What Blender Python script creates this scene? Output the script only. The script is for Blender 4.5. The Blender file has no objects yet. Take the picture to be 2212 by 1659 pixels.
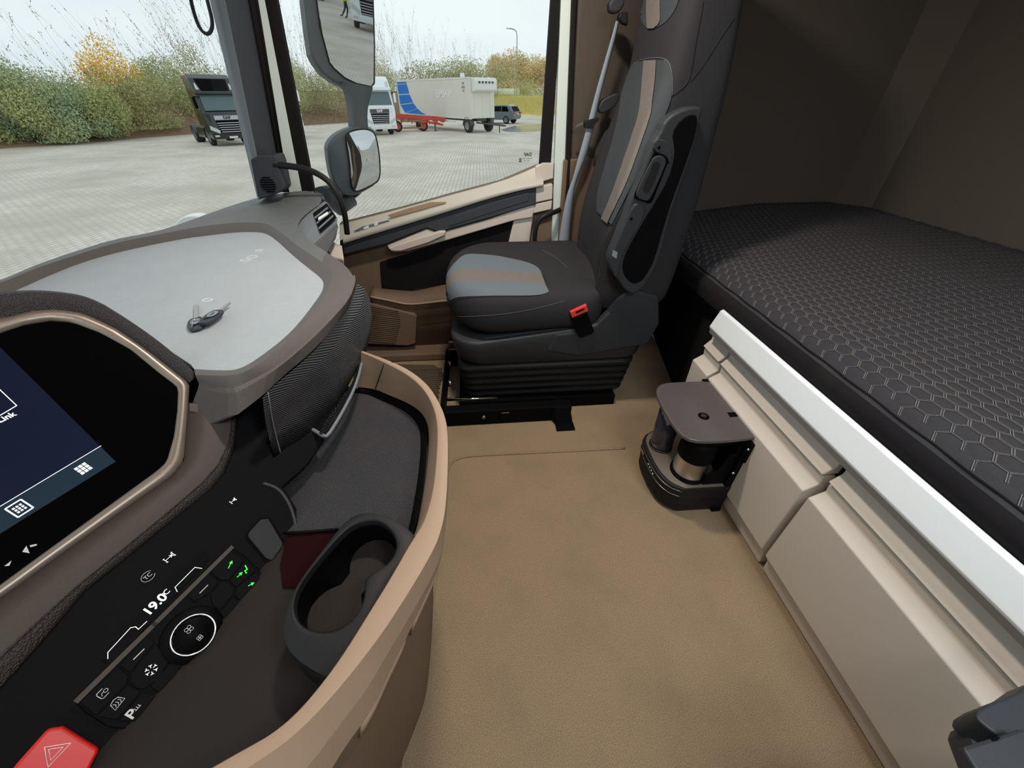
import bpy, bmesh, math, random
from mathutils import Vector, Matrix
from mathutils.bvhtree import BVHTree
random.seed(7)
S = bpy.context.scene
COL = S.collection
# ------------------------------------------------------------------ camera
F = 831.0
H = 1.3
TH = math.radians(37.0)
PS = math.radians(4.8)
RV = Vector((math.cos(PS), -math.sin(PS), 0))
FV = Vector((math.sin(PS)*math.cos(TH), math.cos(PS)*math.cos(TH), -math.sin(TH)))
UV = Vector((math.sin(PS)*math.sin(TH), math.cos(PS)*math.sin(TH), math.cos(TH)))
CP = Vector((0, 0, H))
cam = bpy.data.cameras.new('camera')
cam.sensor_width = 36.0
cam.lens = F/2212*36
cam.clip_start = 0.02
cam.clip_end = 800
co = bpy.data.objects.new('camera', cam)
COL.objects.link(co)
m = Matrix((RV, UV, -FV)).transposed().to_4x4()
m.translation = CP
co.matrix_world = m
S.camera = co
# ------------------------------------------------------------------ world: flat overcast daylight
W = bpy.data.worlds.new('overcast')
S.world = W
W.use_nodes = True
nt = W.node_tree
bg = nt.nodes['Background']
tc = nt.nodes.new('ShaderNodeTexCoord')
mp = nt.nodes.new('ShaderNodeMapping')
mp.inputs['Scale'].default_value = (1, 1, 4)
nz = nt.nodes.new('ShaderNodeTexNoise')
nz.inputs['Scale'].default_value = 1.6
nz.inputs['Detail'].default_value = 4
rp = nt.nodes.new('ShaderNodeValToRGB')
rp.color_ramp.elements[0].position = 0.32
rp.color_ramp.elements[0].color = (0.68, 0.77, 0.82, 1)
rp.color_ramp.elements[1].position = 0.66
rp.color_ramp.elements[1].color = (0.84, 0.91, 0.93, 1)
nt.links.new(tc.outputs['Generated'], mp.inputs['Vector'])
nt.links.new(mp.outputs['Vector'], nz.inputs['Vector'])
nt.links.new(nz.outputs['Fac'], rp.inputs['Fac'])
nt.links.new(rp.outputs['Color'], bg.inputs['Color'])
bg.inputs['Strength'].default_value = 1.06
# ------------------------------------------------------------------ cab lamps (the cab's own roof lights, above the frame) plus an added fill light
def area(name, loc, sx, sy, power, col, target=None):
    l = bpy.data.lights.new(name, 'AREA')
    l.shape = 'RECTANGLE'
    l.size = sx
    l.size_y = sy
    l.energy = power
    l.color = col
    o = bpy.data.objects.new(name, l)
    COL.objects.link(o)
    o.location = loc
    d = (Vector(target) if target else Vector((loc[0], loc[1], 0))) - Vector(loc)
    o.rotation_euler = d.to_track_quat('-Z', 'Y').to_euler()
    return o
area('roof_lamp', (0.08, 1.30, 2.12), 0.16, 0.10, 21.0, (1.0, 0.88, 0.77))
area('roof_lamp', (0.05, -0.35, 2.12), 0.30, 0.14, 4.0, (1.0, 0.87, 0.75))
area('cool_fill_light', (0.85, -0.15, 2.13), 0.6, 0.6, 22.0, (0.88, 0.95, 1.0))  # unseen fill light added to brighten the rail and lockers, no hatch here
S.view_settings.view_transform = 'Standard'
S.view_settings.look = 'None'
S.view_settings.gamma = 1.0
S.view_settings.use_curve_mapping = False
S.view_settings.exposure = 0.0
# ------------------------------------------------------------------ pixel rays -> points on real planes
def ray(u, v):
    return FV + RV*((u-1106)/F) + UV*((829.5-v)/F)
def Z(u, v, z):
    d = ray(u, v)
    return CP + d*((z-H)/d.z)
def X(u, v, x):
    d = ray(u, v)
    return CP + d*(x/d.x)
def Y(u, v, y):
    d = ray(u, v)
    return CP + d*(y/d.y)
def PN(u, v, p, n):
    d = ray(u, v)
    return CP + d*(n.dot(p-CP)/n.dot(d))
def c4(x, y): return (x/2.765, y/2.765+400)
def c6(x, y): return (x/2.34, y/2.34+950)
# ------------------------------------------------------------------ colour + materials
def lin(c):
    c = c/255.0
    return c/12.92 if c <= 0.04045 else ((c+0.055)/1.055)**2.4
def rgb(r, g, b): return (lin(r), lin(g), lin(b), 1)
def mat(name, col, rough=0.6, metal=0.0, spec=0.5, noise=None, bump=None, emit=None, trans=0.0, coat=0.0):
    """noise=(scale, other colour, amount)  bump=(kind, scale, strength)"""
    M = bpy.data.materials.new(name)
    M.use_nodes = True
    t = M.node_tree
    b = t.nodes['Principled BSDF']
    b.inputs['Base Color'].default_value = col
    b.inputs['Roughness'].default_value = rough
    b.inputs['Metallic'].default_value = metal
    b.inputs['Specular IOR Level'].default_value = spec
    if coat: b.inputs['Coat Weight'].default_value = coat
    if trans: b.inputs['Transmission Weight'].default_value = trans
    if emit:
        b.inputs['Emission Color'].default_value = emit[0]
        b.inputs['Emission Strength'].default_value = emit[1]
    tc = t.nodes.new('ShaderNodeTexCoord')
    if noise:
        n = t.nodes.new('ShaderNodeTexNoise')
        n.inputs['Scale'].default_value = noise[0]
        n.inputs['Detail'].default_value = 5
        n.inputs['Roughness'].default_value = 0.65
        t.links.new(tc.outputs['Object'], n.inputs['Vector'])
        r = t.nodes.new('ShaderNodeMapRange')
        r.inputs['From Min'].default_value = 0.35
        r.inputs['From Max'].default_value = 0.65
        r.inputs['To Max'].default_value = noise[2]
        t.links.new(n.outputs['Fac'], r.inputs['Value'])
        mx = t.nodes.new('ShaderNodeMix')
        mx.data_type = 'RGBA'
        mx.inputs['A'].default_value = col
        mx.inputs['B'].default_value = noise[1]
        t.links.new(r.outputs['Result'], mx.inputs['Factor'])
        t.links.new(mx.outputs['Result'], b.inputs['Base Color'])
    if name == 'carpet':   # trodden, slightly soiled patches
        n2 = t.nodes.new('ShaderNodeTexNoise')
        n2.inputs['Scale'].default_value = 5.0
        n2.inputs['Detail'].default_value = 4
        t.links.new(tc.outputs['Object'], n2.inputs['Vector'])
        r2 = t.nodes.new('ShaderNodeMapRange')
        r2.inputs['From Min'].default_value = 0.45
        r2.inputs['From Max'].default_value = 0.72
        r2.inputs['To Max'].default_value = 0.28
        t.links.new(n2.outputs['Fac'], r2.inputs['Value'])
        m2 = t.nodes.new('ShaderNodeMix')
        m2.data_type = 'RGBA'
        m2.inputs['B'].default_value = rgb(122, 105, 83)
        t.links.new(r2.outputs['Result'], m2.inputs['Factor'])
        t.links.new(mx.outputs['Result'], m2.inputs['A'])
        t.links.new(m2.outputs['Result'], b.inputs['Base Color'])
    if bump:
        kind, sc, st = bump
        bp = t.nodes.new('ShaderNodeBump')
        bp.inputs['Strength'].default_value = st
        bp.inputs['Distance'].default_value = 0.002
        if kind == 'grain':
            v = t.nodes.new('ShaderNodeTexVoronoi')
            v.inputs['Scale'].default_value = sc
            t.links.new(tc.outputs['Object'], v.inputs['Vector'])
            t.links.new(v.outputs['Distance'], bp.inputs['Height'])
        elif kind == 'noise':
            v = t.nodes.new('ShaderNodeTexNoise')
            v.inputs['Scale'].default_value = sc
            v.inputs['Detail'].default_value = 3
            t.links.new(tc.outputs['Object'], v.inputs['Vector'])
            t.links.new(v.outputs['Fac'], bp.inputs['Height'])
        else:  # woven / ribbed: product of two waves
            sep = t.nodes.new('ShaderNodeSeparateXYZ')
            t.links.new(tc.outputs['Object'], sep.inputs[0])
            def sn(a, bq, k):
                ad = t.nodes.new('ShaderNodeVectorMath')
                ad.operation = 'DOT_PRODUCT'
                ad.inputs[1].default_value = (a*k, bq[0]*k, bq[1]*k)
                t.links.new(tc.outputs['Object'], ad.inputs[0])
                s_ = t.nodes.new('ShaderNodeMath')
                s_.operation = 'SINE'
                t.links.new(ad.outputs['Value'], s_.inputs[0])
                return s_
            if kind == 'weave':
                p1, p2 = sn(0.8, (0.6, 0.3), sc), sn(-0.6, (0.8, 0.35), sc)
                q = t.nodes.new('ShaderNodeMath')
                q.operation = 'MULTIPLY'
                t.links.new(p1.outputs[0], q.inputs[0])
                t.links.new(p2.outputs[0], q.inputs[1])
                t.links.new(q.outputs[0], bp.inputs['Height'])
                if name in ('grey_ribbed_rubber', 'dark_ribbed_rubber') and noise:  # shade between the ribs mixed into the base colour
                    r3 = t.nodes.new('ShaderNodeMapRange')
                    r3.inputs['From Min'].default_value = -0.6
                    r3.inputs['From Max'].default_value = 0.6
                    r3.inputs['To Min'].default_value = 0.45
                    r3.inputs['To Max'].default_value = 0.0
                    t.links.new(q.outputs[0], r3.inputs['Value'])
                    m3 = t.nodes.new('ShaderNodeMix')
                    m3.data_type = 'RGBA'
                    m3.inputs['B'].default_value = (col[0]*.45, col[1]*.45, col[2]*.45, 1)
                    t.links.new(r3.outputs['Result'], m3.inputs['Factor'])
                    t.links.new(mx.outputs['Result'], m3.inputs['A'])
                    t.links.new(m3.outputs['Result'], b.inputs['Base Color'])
            elif kind == 'vribs2':
                p1 = sn(0.35, (0.25, 1.0), sc)
                t.links.new(p1.outputs[0], bp.inputs['Height'])
            elif kind == 'ribs':
                p1 = sn(0.95, (0.31, 0.0), sc)
                t.links.new(p1.outputs[0], bp.inputs['Height'])
            elif kind == 'vribs':
                p1 = sn(0.3, (0.15, 1.0), sc)
                t.links.new(p1.outputs[0], bp.inputs['Height'])
        t.links.new(bp.outputs['Normal'], b.inputs['Normal'])
    return M
def glass(name, tint=(0.97, 0.99, 0.98, 1), refl=1.0):
    M = bpy.data.materials.new(name)
    M.use_nodes = True
    t = M.node_tree
    for n in list(t.nodes): t.nodes.remove(n)
    out = t.nodes.new('ShaderNodeOutputMaterial')
    a = t.nodes.new('ShaderNodeBsdfTransparent')
    a.inputs['Color'].default_value = tint
    g = t.nodes.new('ShaderNodeBsdfGlossy')
    g.inputs['Roughness'].default_value = 0.01
    fr = t.nodes.new('ShaderNodeFresnel')
    fr.inputs['IOR'].default_value = 1.25
    mx = t.nodes.new('ShaderNodeMixShader')
    t.links.new(fr.outputs[0], mx.inputs[0])
    t.links.new(a.outputs[0], mx.inputs[1])
    t.links.new(g.outputs[0], mx.inputs[2])
    t.links.new(mx.outputs[0], out.inputs['Surface'])
    return M
MT = dict(
    carpet=mat('carpet', rgb(180, 157, 128), 0.95, spec=0.1, noise=(420, rgb(126, 107, 83), 1.0), bump=('noise', 620, 1.0)),
    beige=mat('beige_plastic', rgb(207, 198, 187), 0.55, spec=0.35, bump=('grain', 1400, 0.12)),
    sill=mat('sky_tinted_beige_plastic', rgb(186, 184, 172), 0.5, spec=0.4, bump=('grain', 1400, 0.1)),  # beige plastic with the cool tint of sky light put into its colour
    tan=mat('tan_plastic', rgb(164, 138, 115), 0.5, spec=0.4, bump=('grain', 1200, 0.12)),
    brown=mat('brown_plastic', rgb(118, 99, 82), 0.6, spec=0.3, bump=('grain', 1200, 0.15)),
    lip=mat('taupe_dash_plastic', rgb(98, 92, 88), 0.5, spec=0.4, noise=(900, rgb(80, 75, 71), 0.6), bump=('grain', 900, 0.4)),
    dashtop=mat('grey_dash_plastic', rgb(100, 103, 103), 0.55, spec=0.4, noise=(30, rgb(112, 115, 115), 0.5), bump=('grain', 1100, 0.3)),
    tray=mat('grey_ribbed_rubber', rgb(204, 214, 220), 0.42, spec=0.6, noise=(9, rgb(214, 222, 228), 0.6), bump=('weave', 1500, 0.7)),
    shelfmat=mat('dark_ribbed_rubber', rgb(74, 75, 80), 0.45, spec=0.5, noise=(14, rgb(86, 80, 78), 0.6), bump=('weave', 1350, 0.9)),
    black=mat('black_plastic', rgb(7, 7, 9), 0.6, spec=0.09, bump=('grain', 900, 0.15)),
    blackgrain=mat('black_grained_vinyl', rgb(44, 40, 40), 0.55, spec=0.35, bump=('grain', 420, 0.7)),
    glossblack=mat('gloss_black', rgb(6, 6, 8), 0.5, spec=0.05),
    ribblack=mat('black_ribbed_plastic', rgb(52, 52, 56), 0.34, spec=0.6, bump=('vribs2', 1500, 1.0)),
    leather=mat('dark_brown_leather', rgb(48, 40, 36), 0.5, spec=0.4, bump=('grain', 380, 0.8)),
    striptrim=mat('brown_trim', rgb(67, 57, 50), 0.5, spec=0.4, noise=(700, rgb(57, 48, 42), 0.7), bump=('grain', 1200, 0.2)),
    bezel=mat('champagne_metal', rgb(150, 138, 126), 0.38, metal=0.55, spec=0.5),
    screen=mat('screen_glass', rgb(4, 4, 5), 0.08, spec=0.35),
    lit=mat('display_lit', rgb(6, 8, 18), 0.2, spec=0.3, emit=((0.006, 0.010, 0.024, 1), 1.0)),
    lit2=mat('display_lit_bar', rgb(6, 8, 14), 0.2, spec=0.3, emit=((0.014, 0.03, 0.045, 1), 1.0)),
    white_e=mat('lit_white', rgb(240, 240, 240), 0.5, emit=((0.9, 0.95, 1.0, 1), 1.0)),
    warm_e=mat('lit_symbol', rgb(240, 235, 225), 0.5, emit=((0.95, 0.9, 0.82, 1), 0.9)),
    grey_p=mat('glowing_grey_print', rgb(170, 168, 165), 0.6, emit=((0.3, 0.3, 0.3, 1), 0.6)),  # grey print given a faint glow by emission
    green_e=mat('lit_green', rgb(40, 200, 40), 0.5, emit=((0.05, 0.85, 0.06, 1), 1.0)),
    red=mat('red_button', rgb(196, 22, 16), 0.35, spec=0.5),
    redliner=mat('dark_red_felt', rgb(32, 5, 9), 0.9, spec=0.1),
    shelfbase=mat('dark_brown_plastic', rgb(37, 31, 28), 0.6, spec=0.25, bump=('grain', 1000, 0.2)),
    chrome=mat('chrome', rgb(220, 220, 220), 0.12, metal=1.0),
    steel=mat('brushed_steel', rgb(176, 170, 160), 0.3, metal=1.0),
    satin=mat('satin_aluminium', rgb(240, 246, 248), 0.5, metal=0.1, spec=0.5),
    railside=mat('grey_trim', rgb(120, 118, 116), 0.6),
    seatblack=mat('black_seat_fabric', rgb(54, 54, 56), 0.9, spec=0.15, noise=(500, rgb(41, 41, 43), 0.6), bump=('noise', 900, 0.3)),
    seatrib=mat('black_ribbed_fabric', rgb(44, 43, 43), 0.85, spec=0.2, bump=('vribs', 1300, 0.8)),
    seatgrey=mat('grey_seat_fabric', rgb(108, 118, 125), 0.9, spec=0.15, noise=(600, rgb(95, 105, 112), 0.6), bump=('noise', 900, 0.25)),
    seatgrey_d=mat('slate_seat_fabric', rgb(70, 75, 79), 0.9, spec=0.15, noise=(600, rgb(60, 65, 69), 0.6), bump=('noise', 900, 0.25)),
    stripe=mat('taupe_stripe_fabric', rgb(134, 128, 123), 0.95, spec=0.1, noise=(900, rgb(94, 89, 85), 0.9), bump=('weave', 2600, 0.25)),
    seatplastic=mat('grey_seat_plastic', rgb(46, 49, 53), 0.5, spec=0.4, bump=('grain', 1100, 0.15)),
    rubber=mat('black_rubber', rgb(24, 24, 26), 0.55, spec=0.35),
    seam=mat('seam_thread', rgb(112, 108, 106), 0.8),
    webbing=mat('belt_webbing', rgb(140, 150, 160), 0.6, spec=0.3),
    redplastic=mat('red_buckle_plastic', rgb(226, 62, 58), 0.4),
    mattress=mat('dark_grey_knit', rgb(66, 65, 68), 0.95, spec=0.1, noise=(700, rgb(52, 51, 54), 0.7)),
    mattside=mat('black_velour', rgb(30, 29, 32), 0.95, spec=0.1, noise=(8, rgb(42, 38, 38), 0.5)),
    stitch=mat('pale_stitching', rgb(118, 113, 109), 0.8),
    wallfab=mat('brown_wall_fabric', rgb(95, 87, 79), 0.95, spec=0.1, bump=('noise', 600, 0.2)),
    roof=mat('headliner_fabric', rgb(120, 112, 102), 0.95, spec=0.1),
    pillar=mat('dark_pillar_plastic', rgb(58, 62, 68), 0.6, spec=0.35, bump=('grain', 1200, 0.1)),
    pillar2=mat('grey_pillar_plastic', rgb(134, 144, 152), 0.55, spec=0.4),
    seal=mat('door_seal_rubber', rgb(22, 20, 20), 0.7, spec=0.2),
    mint=mat('pale_green_body_paint', rgb(214, 228, 222), 0.35, spec=0.5),
    darkfelt=mat('black_felt', rgb(26, 24, 26), 0.95, spec=0.1, noise=(400, rgb(34, 32, 32), 0.6)),
    switch=mat('grey_switch_plastic', rgb(112, 120, 126), 0.45, spec=0.5),
    rubbermat=mat('brown_rubber_mat', rgb(86, 74, 60), 0.7, spec=0.3),
    smoke=mat('smoked_plastic', rgb(52, 52, 60), 0.12, spec=0.6),
    lidgrey=mat('grey_metallic_plastic', rgb(104, 98, 98), 0.30, metal=0.35, spec=0.5),
    mirrorhouse=mat('mirror_housing_plastic', rgb(84, 92, 96), 0.55, spec=0.4, bump=('grain', 400, 0.3)),
    mirrorglass=mat('mirror_glass', rgb(200, 204, 206), 0.01, metal=1.0),
    glass=glass('clear_glass'),
    frit=mat('black_glass_print', rgb(16, 16, 18), 0.5),
    # outside
    truckblack=mat('black_truck_paint', rgb(30, 36, 38), 0.2, spec=0.5, coat=0.5),
    truckwhite=mat('white_truck_paint', rgb(236, 241, 244), 0.3, spec=0.5),
    tglass=mat('vehicle_glass', rgb(80, 102, 104), 0.1, spec=0.6),
    tyre=mat('tyre_rubber', rgb(44, 44, 46), 0.85),
    hub=mat('wheel_rim', rgb(150, 150, 150), 0.4, metal=0.5),
    chassis=mat('chassis_grey', rgb(78, 78, 80), 0.6),
    redsteel=mat('red_painted_steel', rgb(206, 70, 50), 0.6, noise=(3, rgb(176, 92, 70), 0.6)),
    cream=mat('cream_trailer_panel', rgb(228, 225, 212), 0.5, noise=(0.8, rgb(216, 212, 198), 0.5)),
    creamtext=mat('faded_white_print', rgb(250, 250, 246), 0.5),
    blue=mat('blue_vinyl', rgb(8, 118, 216), 0.4),
    whitetrim=mat('white_gelcoat', rgb(228, 228, 222), 0.4),
    grille=mat('grille_chrome', rgb(190, 190, 200), 0.25, metal=0.7),
    lamp=mat('headlamp_lens', rgb(200, 205, 200), 0.1, spec=0.6),
    amber=mat('amber_lens', rgb(220, 140, 60), 0.3),
    tail=mat('tail_lamp', rgb(190, 30, 50), 0.25),
    plate=mat('number_plate', rgb(225, 225, 215), 0.5),
    yplate=mat('yellow_number_plate', rgb(225, 190, 50), 0.5),
    carpaint=mat('blue_grey_car_paint', rgb(110, 126, 136), 0.25, metal=0.3, spec=0.5),
    kerb=mat('kerb_concrete', rgb(142, 118, 88), 0.9),
    bank=mat('leaf_litter_bank', rgb(112, 88, 68), 0.95, noise=(3, rgb(146, 122, 96), 0.8)),
    grass=mat('dry_grass', rgb(232, 216, 142), 0.95, noise=(1.5, rgb(194, 190, 112), 0.8)),
    green1=mat('leaves_green', rgb(168, 180, 120), 0.8, noise=(0.9, rgb(196, 194, 136), 0.9)),
    green2=mat('leaves_olive', rgb(190, 184, 134), 0.8, noise=(0.9, rgb(156, 162, 108), 0.9)),
    green3=mat('leaves_blue_green', rgb(150, 174, 138), 0.8, noise=(0.9, rgb(182, 188, 138), 0.9)),
    yellow=mat('leaves_yellow', rgb(255, 216, 88), 0.8, noise=(1.2, rgb(236, 178, 60), 0.8)),
    orange=mat('leaves_orange', rgb(240, 206, 156), 0.8, noise=(0.4, rgb(196, 190, 126), 0.9)),
    twig=mat('twig_bark', rgb(150, 140, 120), 0.9),
    pole=mat('galvanised_pole', rgb(170, 176, 176), 0.5),
    water=mat('wet_surface', rgb(190, 192, 188), 0.08, spec=0.6),
    hiviz=mat('hi_vis_yellow', rgb(222, 232, 60), 0.7),
    skin=mat('skin', rgb(196, 150, 124), 0.6),
    trousers=mat('navy_trousers', rgb(40, 44, 58), 0.9),
)
# ------------------------------------------------------------------ mesh builder
class MB:
    def __init__(s):
        s.v = []; s.f = []; s.m = []; s.s = []
    def add(s, vs, fs, mi=0, smooth=False):
        k = len(s.v)
        s.v += [Vector(p) for p in vs]
        for f in fs:
            s.f.append([i+k for i in f]); s.m.append(mi); s.s.append(smooth)
        return s
    def box(s, c, sz, rot=None, mi=0):
        c = Vector(c)
        vs = []
        for x in (-.5, .5):
            for y in (-.5, .5):
                for z in (-.5, .5):
                    p = Vector((x*sz[0], y*sz[1], z*sz[2]))
                    if rot: p = rot @ p
                    vs.append(c+p)
        return s.add(vs, [(0,1,3,2),(4,6,7,5),(0,4,5,1),(2,3,7,6),(0,2,6,4),(1,5,7,3)], mi)
    def prism(s, pts, vec, mi=0, smooth=False):
        n = len(pts); vec = Vector(vec)
        a = [Vector(p) for p in pts]
        s.add(a+[p+vec for p in a], [list(range(n))[::-1], list(range(n, 2*n))], mi)
        k = len(s.v)-2*n
        for i in range(n):
            j = (i+1) % n
            s.f.append([k+i, k+j, k+n+j, k+n+i]); s.m.append(mi); s.s.append(smooth)
        return s
    def loft(s, lines, closed=False, mi=0, smooth=True, cap=False):
        n = len(lines[0]); k = len(s.v)
        for l in lines: s.v += [Vector(p) for p in l]
        for r in range(len(lines)-1):
            for i in range(n if closed else n-1):
                j = (i+1) % n
                s.f.append([k+r*n+i, k+r*n+j, k+(r+1)*n+j, k+(r+1)*n+i]); s.m.append(mi); s.s.append(smooth)
        if cap:
            s.f.append([k+i for i in range(n)][::-1]); s.m.append(mi); s.s.append(False)
            s.f.append([k+(len(lines)-1)*n+i for i in range(n)]); s.m.append(mi); s.s.append(False)
        return s
    def tube(s, pts, r, n=8, closed=False, mi=0, cap=True, flat=None):
        pts = [Vector(p) for p in pts]; L = len(pts); rings = []; up = Vector((0.13, 0.2, 1)).normalized()
        prev = None
        for i, p in enumerate(pts):
            a = pts[i-1] if (i or closed) else p
            b = pts[(i+1) % L] if (i < L-1 or closed) else p
            t = (b-a).normalized()
            if prev is None:
                x = t.cross(up)
                if x.length < 1e-3: x = t.cross(Vector((1, 0, 0)))
            else: x = prev - t*prev.dot(t)
            x.normalize(); prev = x; y = t.cross(x)
            rr = r[i] if isinstance(r, (list, tuple)) else r
            rings.append([p + x*rr*math.cos(2*math.pi*q/n) + y*rr*math.sin(2*math.pi*q/n) for q in range(n)])
        if closed: rings.append(rings[0])
        return s.loft(rings, True, mi, True, cap and not closed)
    def lathe(s, prof, c, ax=(0, 0, 1), n=24, mi=0, smooth=True):
        ax = Vector(ax).normalized(); c = Vector(c)
        x = ax.orthogonal().normalized(); y = ax.cross(x)
        rings = [[c + ax*z + (x*math.cos(2*math.pi*q/n)+y*math.sin(2*math.pi*q/n))*max(r, 1e-5) for q in range(n)] for r, z in prof]
        return s.loft(rings, True, mi, smooth)
LOC = {}
def finish(o, bevel=0, sub=0, solid=0, seg=2, ang=35):
    if solid:
        d = o.modifiers.new('s', 'SOLIDIFY'); d.thickness = solid; d.offset = -1
    if bevel:
        d = o.modifiers.new('b', 'BEVEL'); d.width = bevel; d.segments = seg; d.limit_method = 'ANGLE'; d.angle_limit = math.radians(ang)
    if sub:
        d = o.modifiers.new('u', 'SUBSURF'); d.levels = sub; d.render_levels = sub
def obj(name, mb, mats, parent=None, local=False, bevel=0, sub=0, solid=0, seg=2, ang=35, weld=True, label=None, kind=None):
    me = bpy.data.meshes.new(name)
    off = LOC.get(parent.name, Vector()) if (parent and not local) else Vector()
    me.from_pydata([p-off for p in mb.v], [], mb.f)
    me.polygons.foreach_set('material_index', mb.m)
    me.polygons.foreach_set('use_smooth', mb.s)
    if weld:
        bm = bmesh.new(); bm.from_mesh(me)
        bmesh.ops.remove_doubles(bm, verts=bm.verts, dist=1e-5)
        bmesh.ops.recalc_face_normals(bm, faces=bm.faces)
        bm.to_mesh(me); bm.free()
    for k in (mats if isinstance(mats, (list, tuple)) else [mats]):
        me.materials.append(MT[k])
    o = bpy.data.objects.new(name, me)
    COL.objects.link(o)
    if parent:
        o.parent = parent
        LOC[o.name] = LOC.get(parent.name, Vector())
    if bevel or sub or solid: finish(o, bevel, sub, solid, seg, ang)
    if label: o['label'] = label
    if kind: o['kind'] = kind
    return o
def thing(name, label, cat, loc=(0, 0, 0), rz=0, group=None):
    o = bpy.data.objects.new(name, None)
    o.empty_display_size = 0.05
    COL.objects.link(o)
    o.location = loc; o.rotation_euler = (0, 0, rz)
    LOC[o.name] = Vector(loc)
    o['label'] = label; o['category'] = cat
    if group: o['group'] = group
    return o
def tag(o, label, cat, group=None):
    o['label'] = label; o['category'] = cat
    if group: o['group'] = group
    return o
def struct(o, label=None):
    o['kind'] = 'structure'
    if label: o['label'] = label
    return o
def resample(pts, n, closed=False):
    pts = [Vector(p) for p in pts]
    if closed: pts = pts+[pts[0]]
    L = [0]
    for a, b in zip(pts, pts[1:]): L.append(L[-1]+(b-a).length)
    out = []
    m = n if closed else n-1
    j = 0
    for i in range(n):
        d = L[-1]*i/m
        while j < len(L)-2 and L[j+1] < d: j += 1
        f = (d-L[j])/max(L[j+1]-L[j], 1e-9)
        out.append(pts[j].lerp(pts[j+1], f))
    return out
def smoothline(pts, n, closed=False, it=2):
    pts = [Vector(p) for p in pts]
    for _ in range(it):
        q = []
        L = len(pts)
        for i in range(L if closed else L-1):
            a, b = pts[i], pts[(i+1) % L]
            if not closed and i == 0: q.append(a)
            q += [a.lerp(b, 0.25), a.lerp(b, 0.75)]
            if not closed and i == L-2: q.append(b)
        pts = q
    return resample(pts, n, closed)
def text(name, s, size, mtx, m, parent, depth=0.0004, align='CENTER', bold=0):
    cu = bpy.data.curves.new(name, 'FONT')
    cu.body = s; cu.size = size; cu.extrude = depth; cu.align_x = align; cu.align_y = 'CENTER'; cu.offset = bold
    o = bpy.data.objects.new(name, cu)
    COL.objects.link(o)
    bpy.context.view_layer.update()
    me = bpy.data.meshes.new_from_object(o.evaluated_get(bpy.context.evaluated_depsgraph_get()))
    bpy.data.objects.remove(o)
    off = LOC.get(parent.name, Vector()) if parent else Vector()
    mm = mtx.copy(); mm.translation -= off
    me.transform(mm)
    me.materials.clear(); me.materials.append(MT[m])
    o = bpy.data.objects.new(name, me)
    COL.objects.link(o)
    if parent: o.parent = parent
    return o
def frame(o, x, y):
    x = Vector(x).normalized(); z = x.cross(Vector(y)).normalized(); y = z.cross(x)
    m = Matrix((x, y, z)).transposed().to_4x4(); m.translation = Vector(o)
    return m
def bvh_of(o):
    bpy.context.view_layer.update()
    dg = bpy.context.evaluated_depsgraph_get()
    e = o.evaluated_get(dg); me = e.to_mesh()
    mw = o.matrix_world
    b = BVHTree.FromPolygons([mw @ v.co for v in me.vertices], [list(p.vertices) for p in me.polygons])
    e.to_mesh_clear()
    return b
def cast(b, u, v, off=0.002):
    d = ray(u, v).normalized()
    h = b.ray_cast(CP, d)
    if h[0] is None:
        return None
    n = h[1]
    if n.dot(d) > 0: n = -n
    return h[0]+n*off
def lines2d(a, n):
    return [(p.x, p.y) for p in smoothline([Vector((q[0], q[1], 0)) for q in a], n, False, 2)]
def patch(b, la, lb, n, m, off=0.002):
    """conforming fabric panel between two traced lines"""
    A, B = lines2d(la, n), lines2d(lb, n)
    rows = []
    for j in range(m):
        f = j/(m-1)
        r = [cast(b, A[i][0]*(1-f)+B[i][0]*f, A[i][1]*(1-f)+B[i][1]*f, off) for i in range(n)]
        good = [i for i in range(n) if r[i] is not None]
        rows.append([r[min(good, key=lambda g: abs(g-i))] for i in range(n)] if good else None)
    return [r for r in rows if r]
# ================================================================== SETTING: cab shell
def poly(fn, c, pts): return [fn(u, v, c) for u, v in pts]
mb = MB().prism([(-1.45, -0.8, -0.06), (0.99, -0.8, -0.06), (1.13, 1.32, -0.06), (1.13, 2.28, -0.06), (0.7, 2.28, -0.06), (0.3, 2.1, -0.06), (-1.45, 2.1, -0.06)], (0, 0, 0.06))
floor = obj('floor', mb, 'carpet'); struct(floor, 'light brown cut-pile carpet covering the cab floor')
ridge = smoothline([(0.62, 1.185, 0.002), (0.3, 1.19, 0.002), (-0.1, 1.2, 0.002), (-0.17, 1.18, 0.002), (-0.19, 1.1, 0.002), (-0.2, 0.6, 0.002), (-0.245, 0.37, 0.002), (-0.255, -0.2, 0.002)], 60)
obj('carpet_welt', MB().tube(ridge, 0.006, 6), 'carpet', floor)
# side wall behind the door, running back along the bunk
mb = MB().prism([(0.44, 2.12, 0), (0.60, 2.16, 0), (0.9, 2.28, 0), (2.25, 2.28, 0), (2.25, 2.38, 0), (0.44, 2.38, 0)], (0, 0, 2.15))
wr = obj('wall_right', mb, 'wallfab', bevel=0.02); struct(wr, 'brown fabric lined side wall beside the bunk')
mb = MB().prism([(0.425, 2.11, 0.0), (0.66, 2.165, 0.0), (0.66, 2.145, 0.0), (0.425, 2.085, 0.0)], (0, 0, 1.05))
obj('lower_trim', mb, 'brown', wr, bevel=0.006, label='dark lower cover of the door pillar')
mb = MB().prism([(2.2, -0.8, 0), (2.2, 2.14, 0), (2.09, 2.28, 0), (2.27, 2.28, 0), (2.27, -0.8, 0)], (0, 0, 2.15))
wb = obj('wall_rear', mb, 'wallfab'); struct(wb, 'dark brown fabric lined rear wall of the sleeper cab')
mb = MB().box((1.28, -0.84, 1.075), (1.9, 0.08, 2.15)); mb.box((-0.55, -0.84, 0.42), (1.8, 0.08, 0.84))
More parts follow.
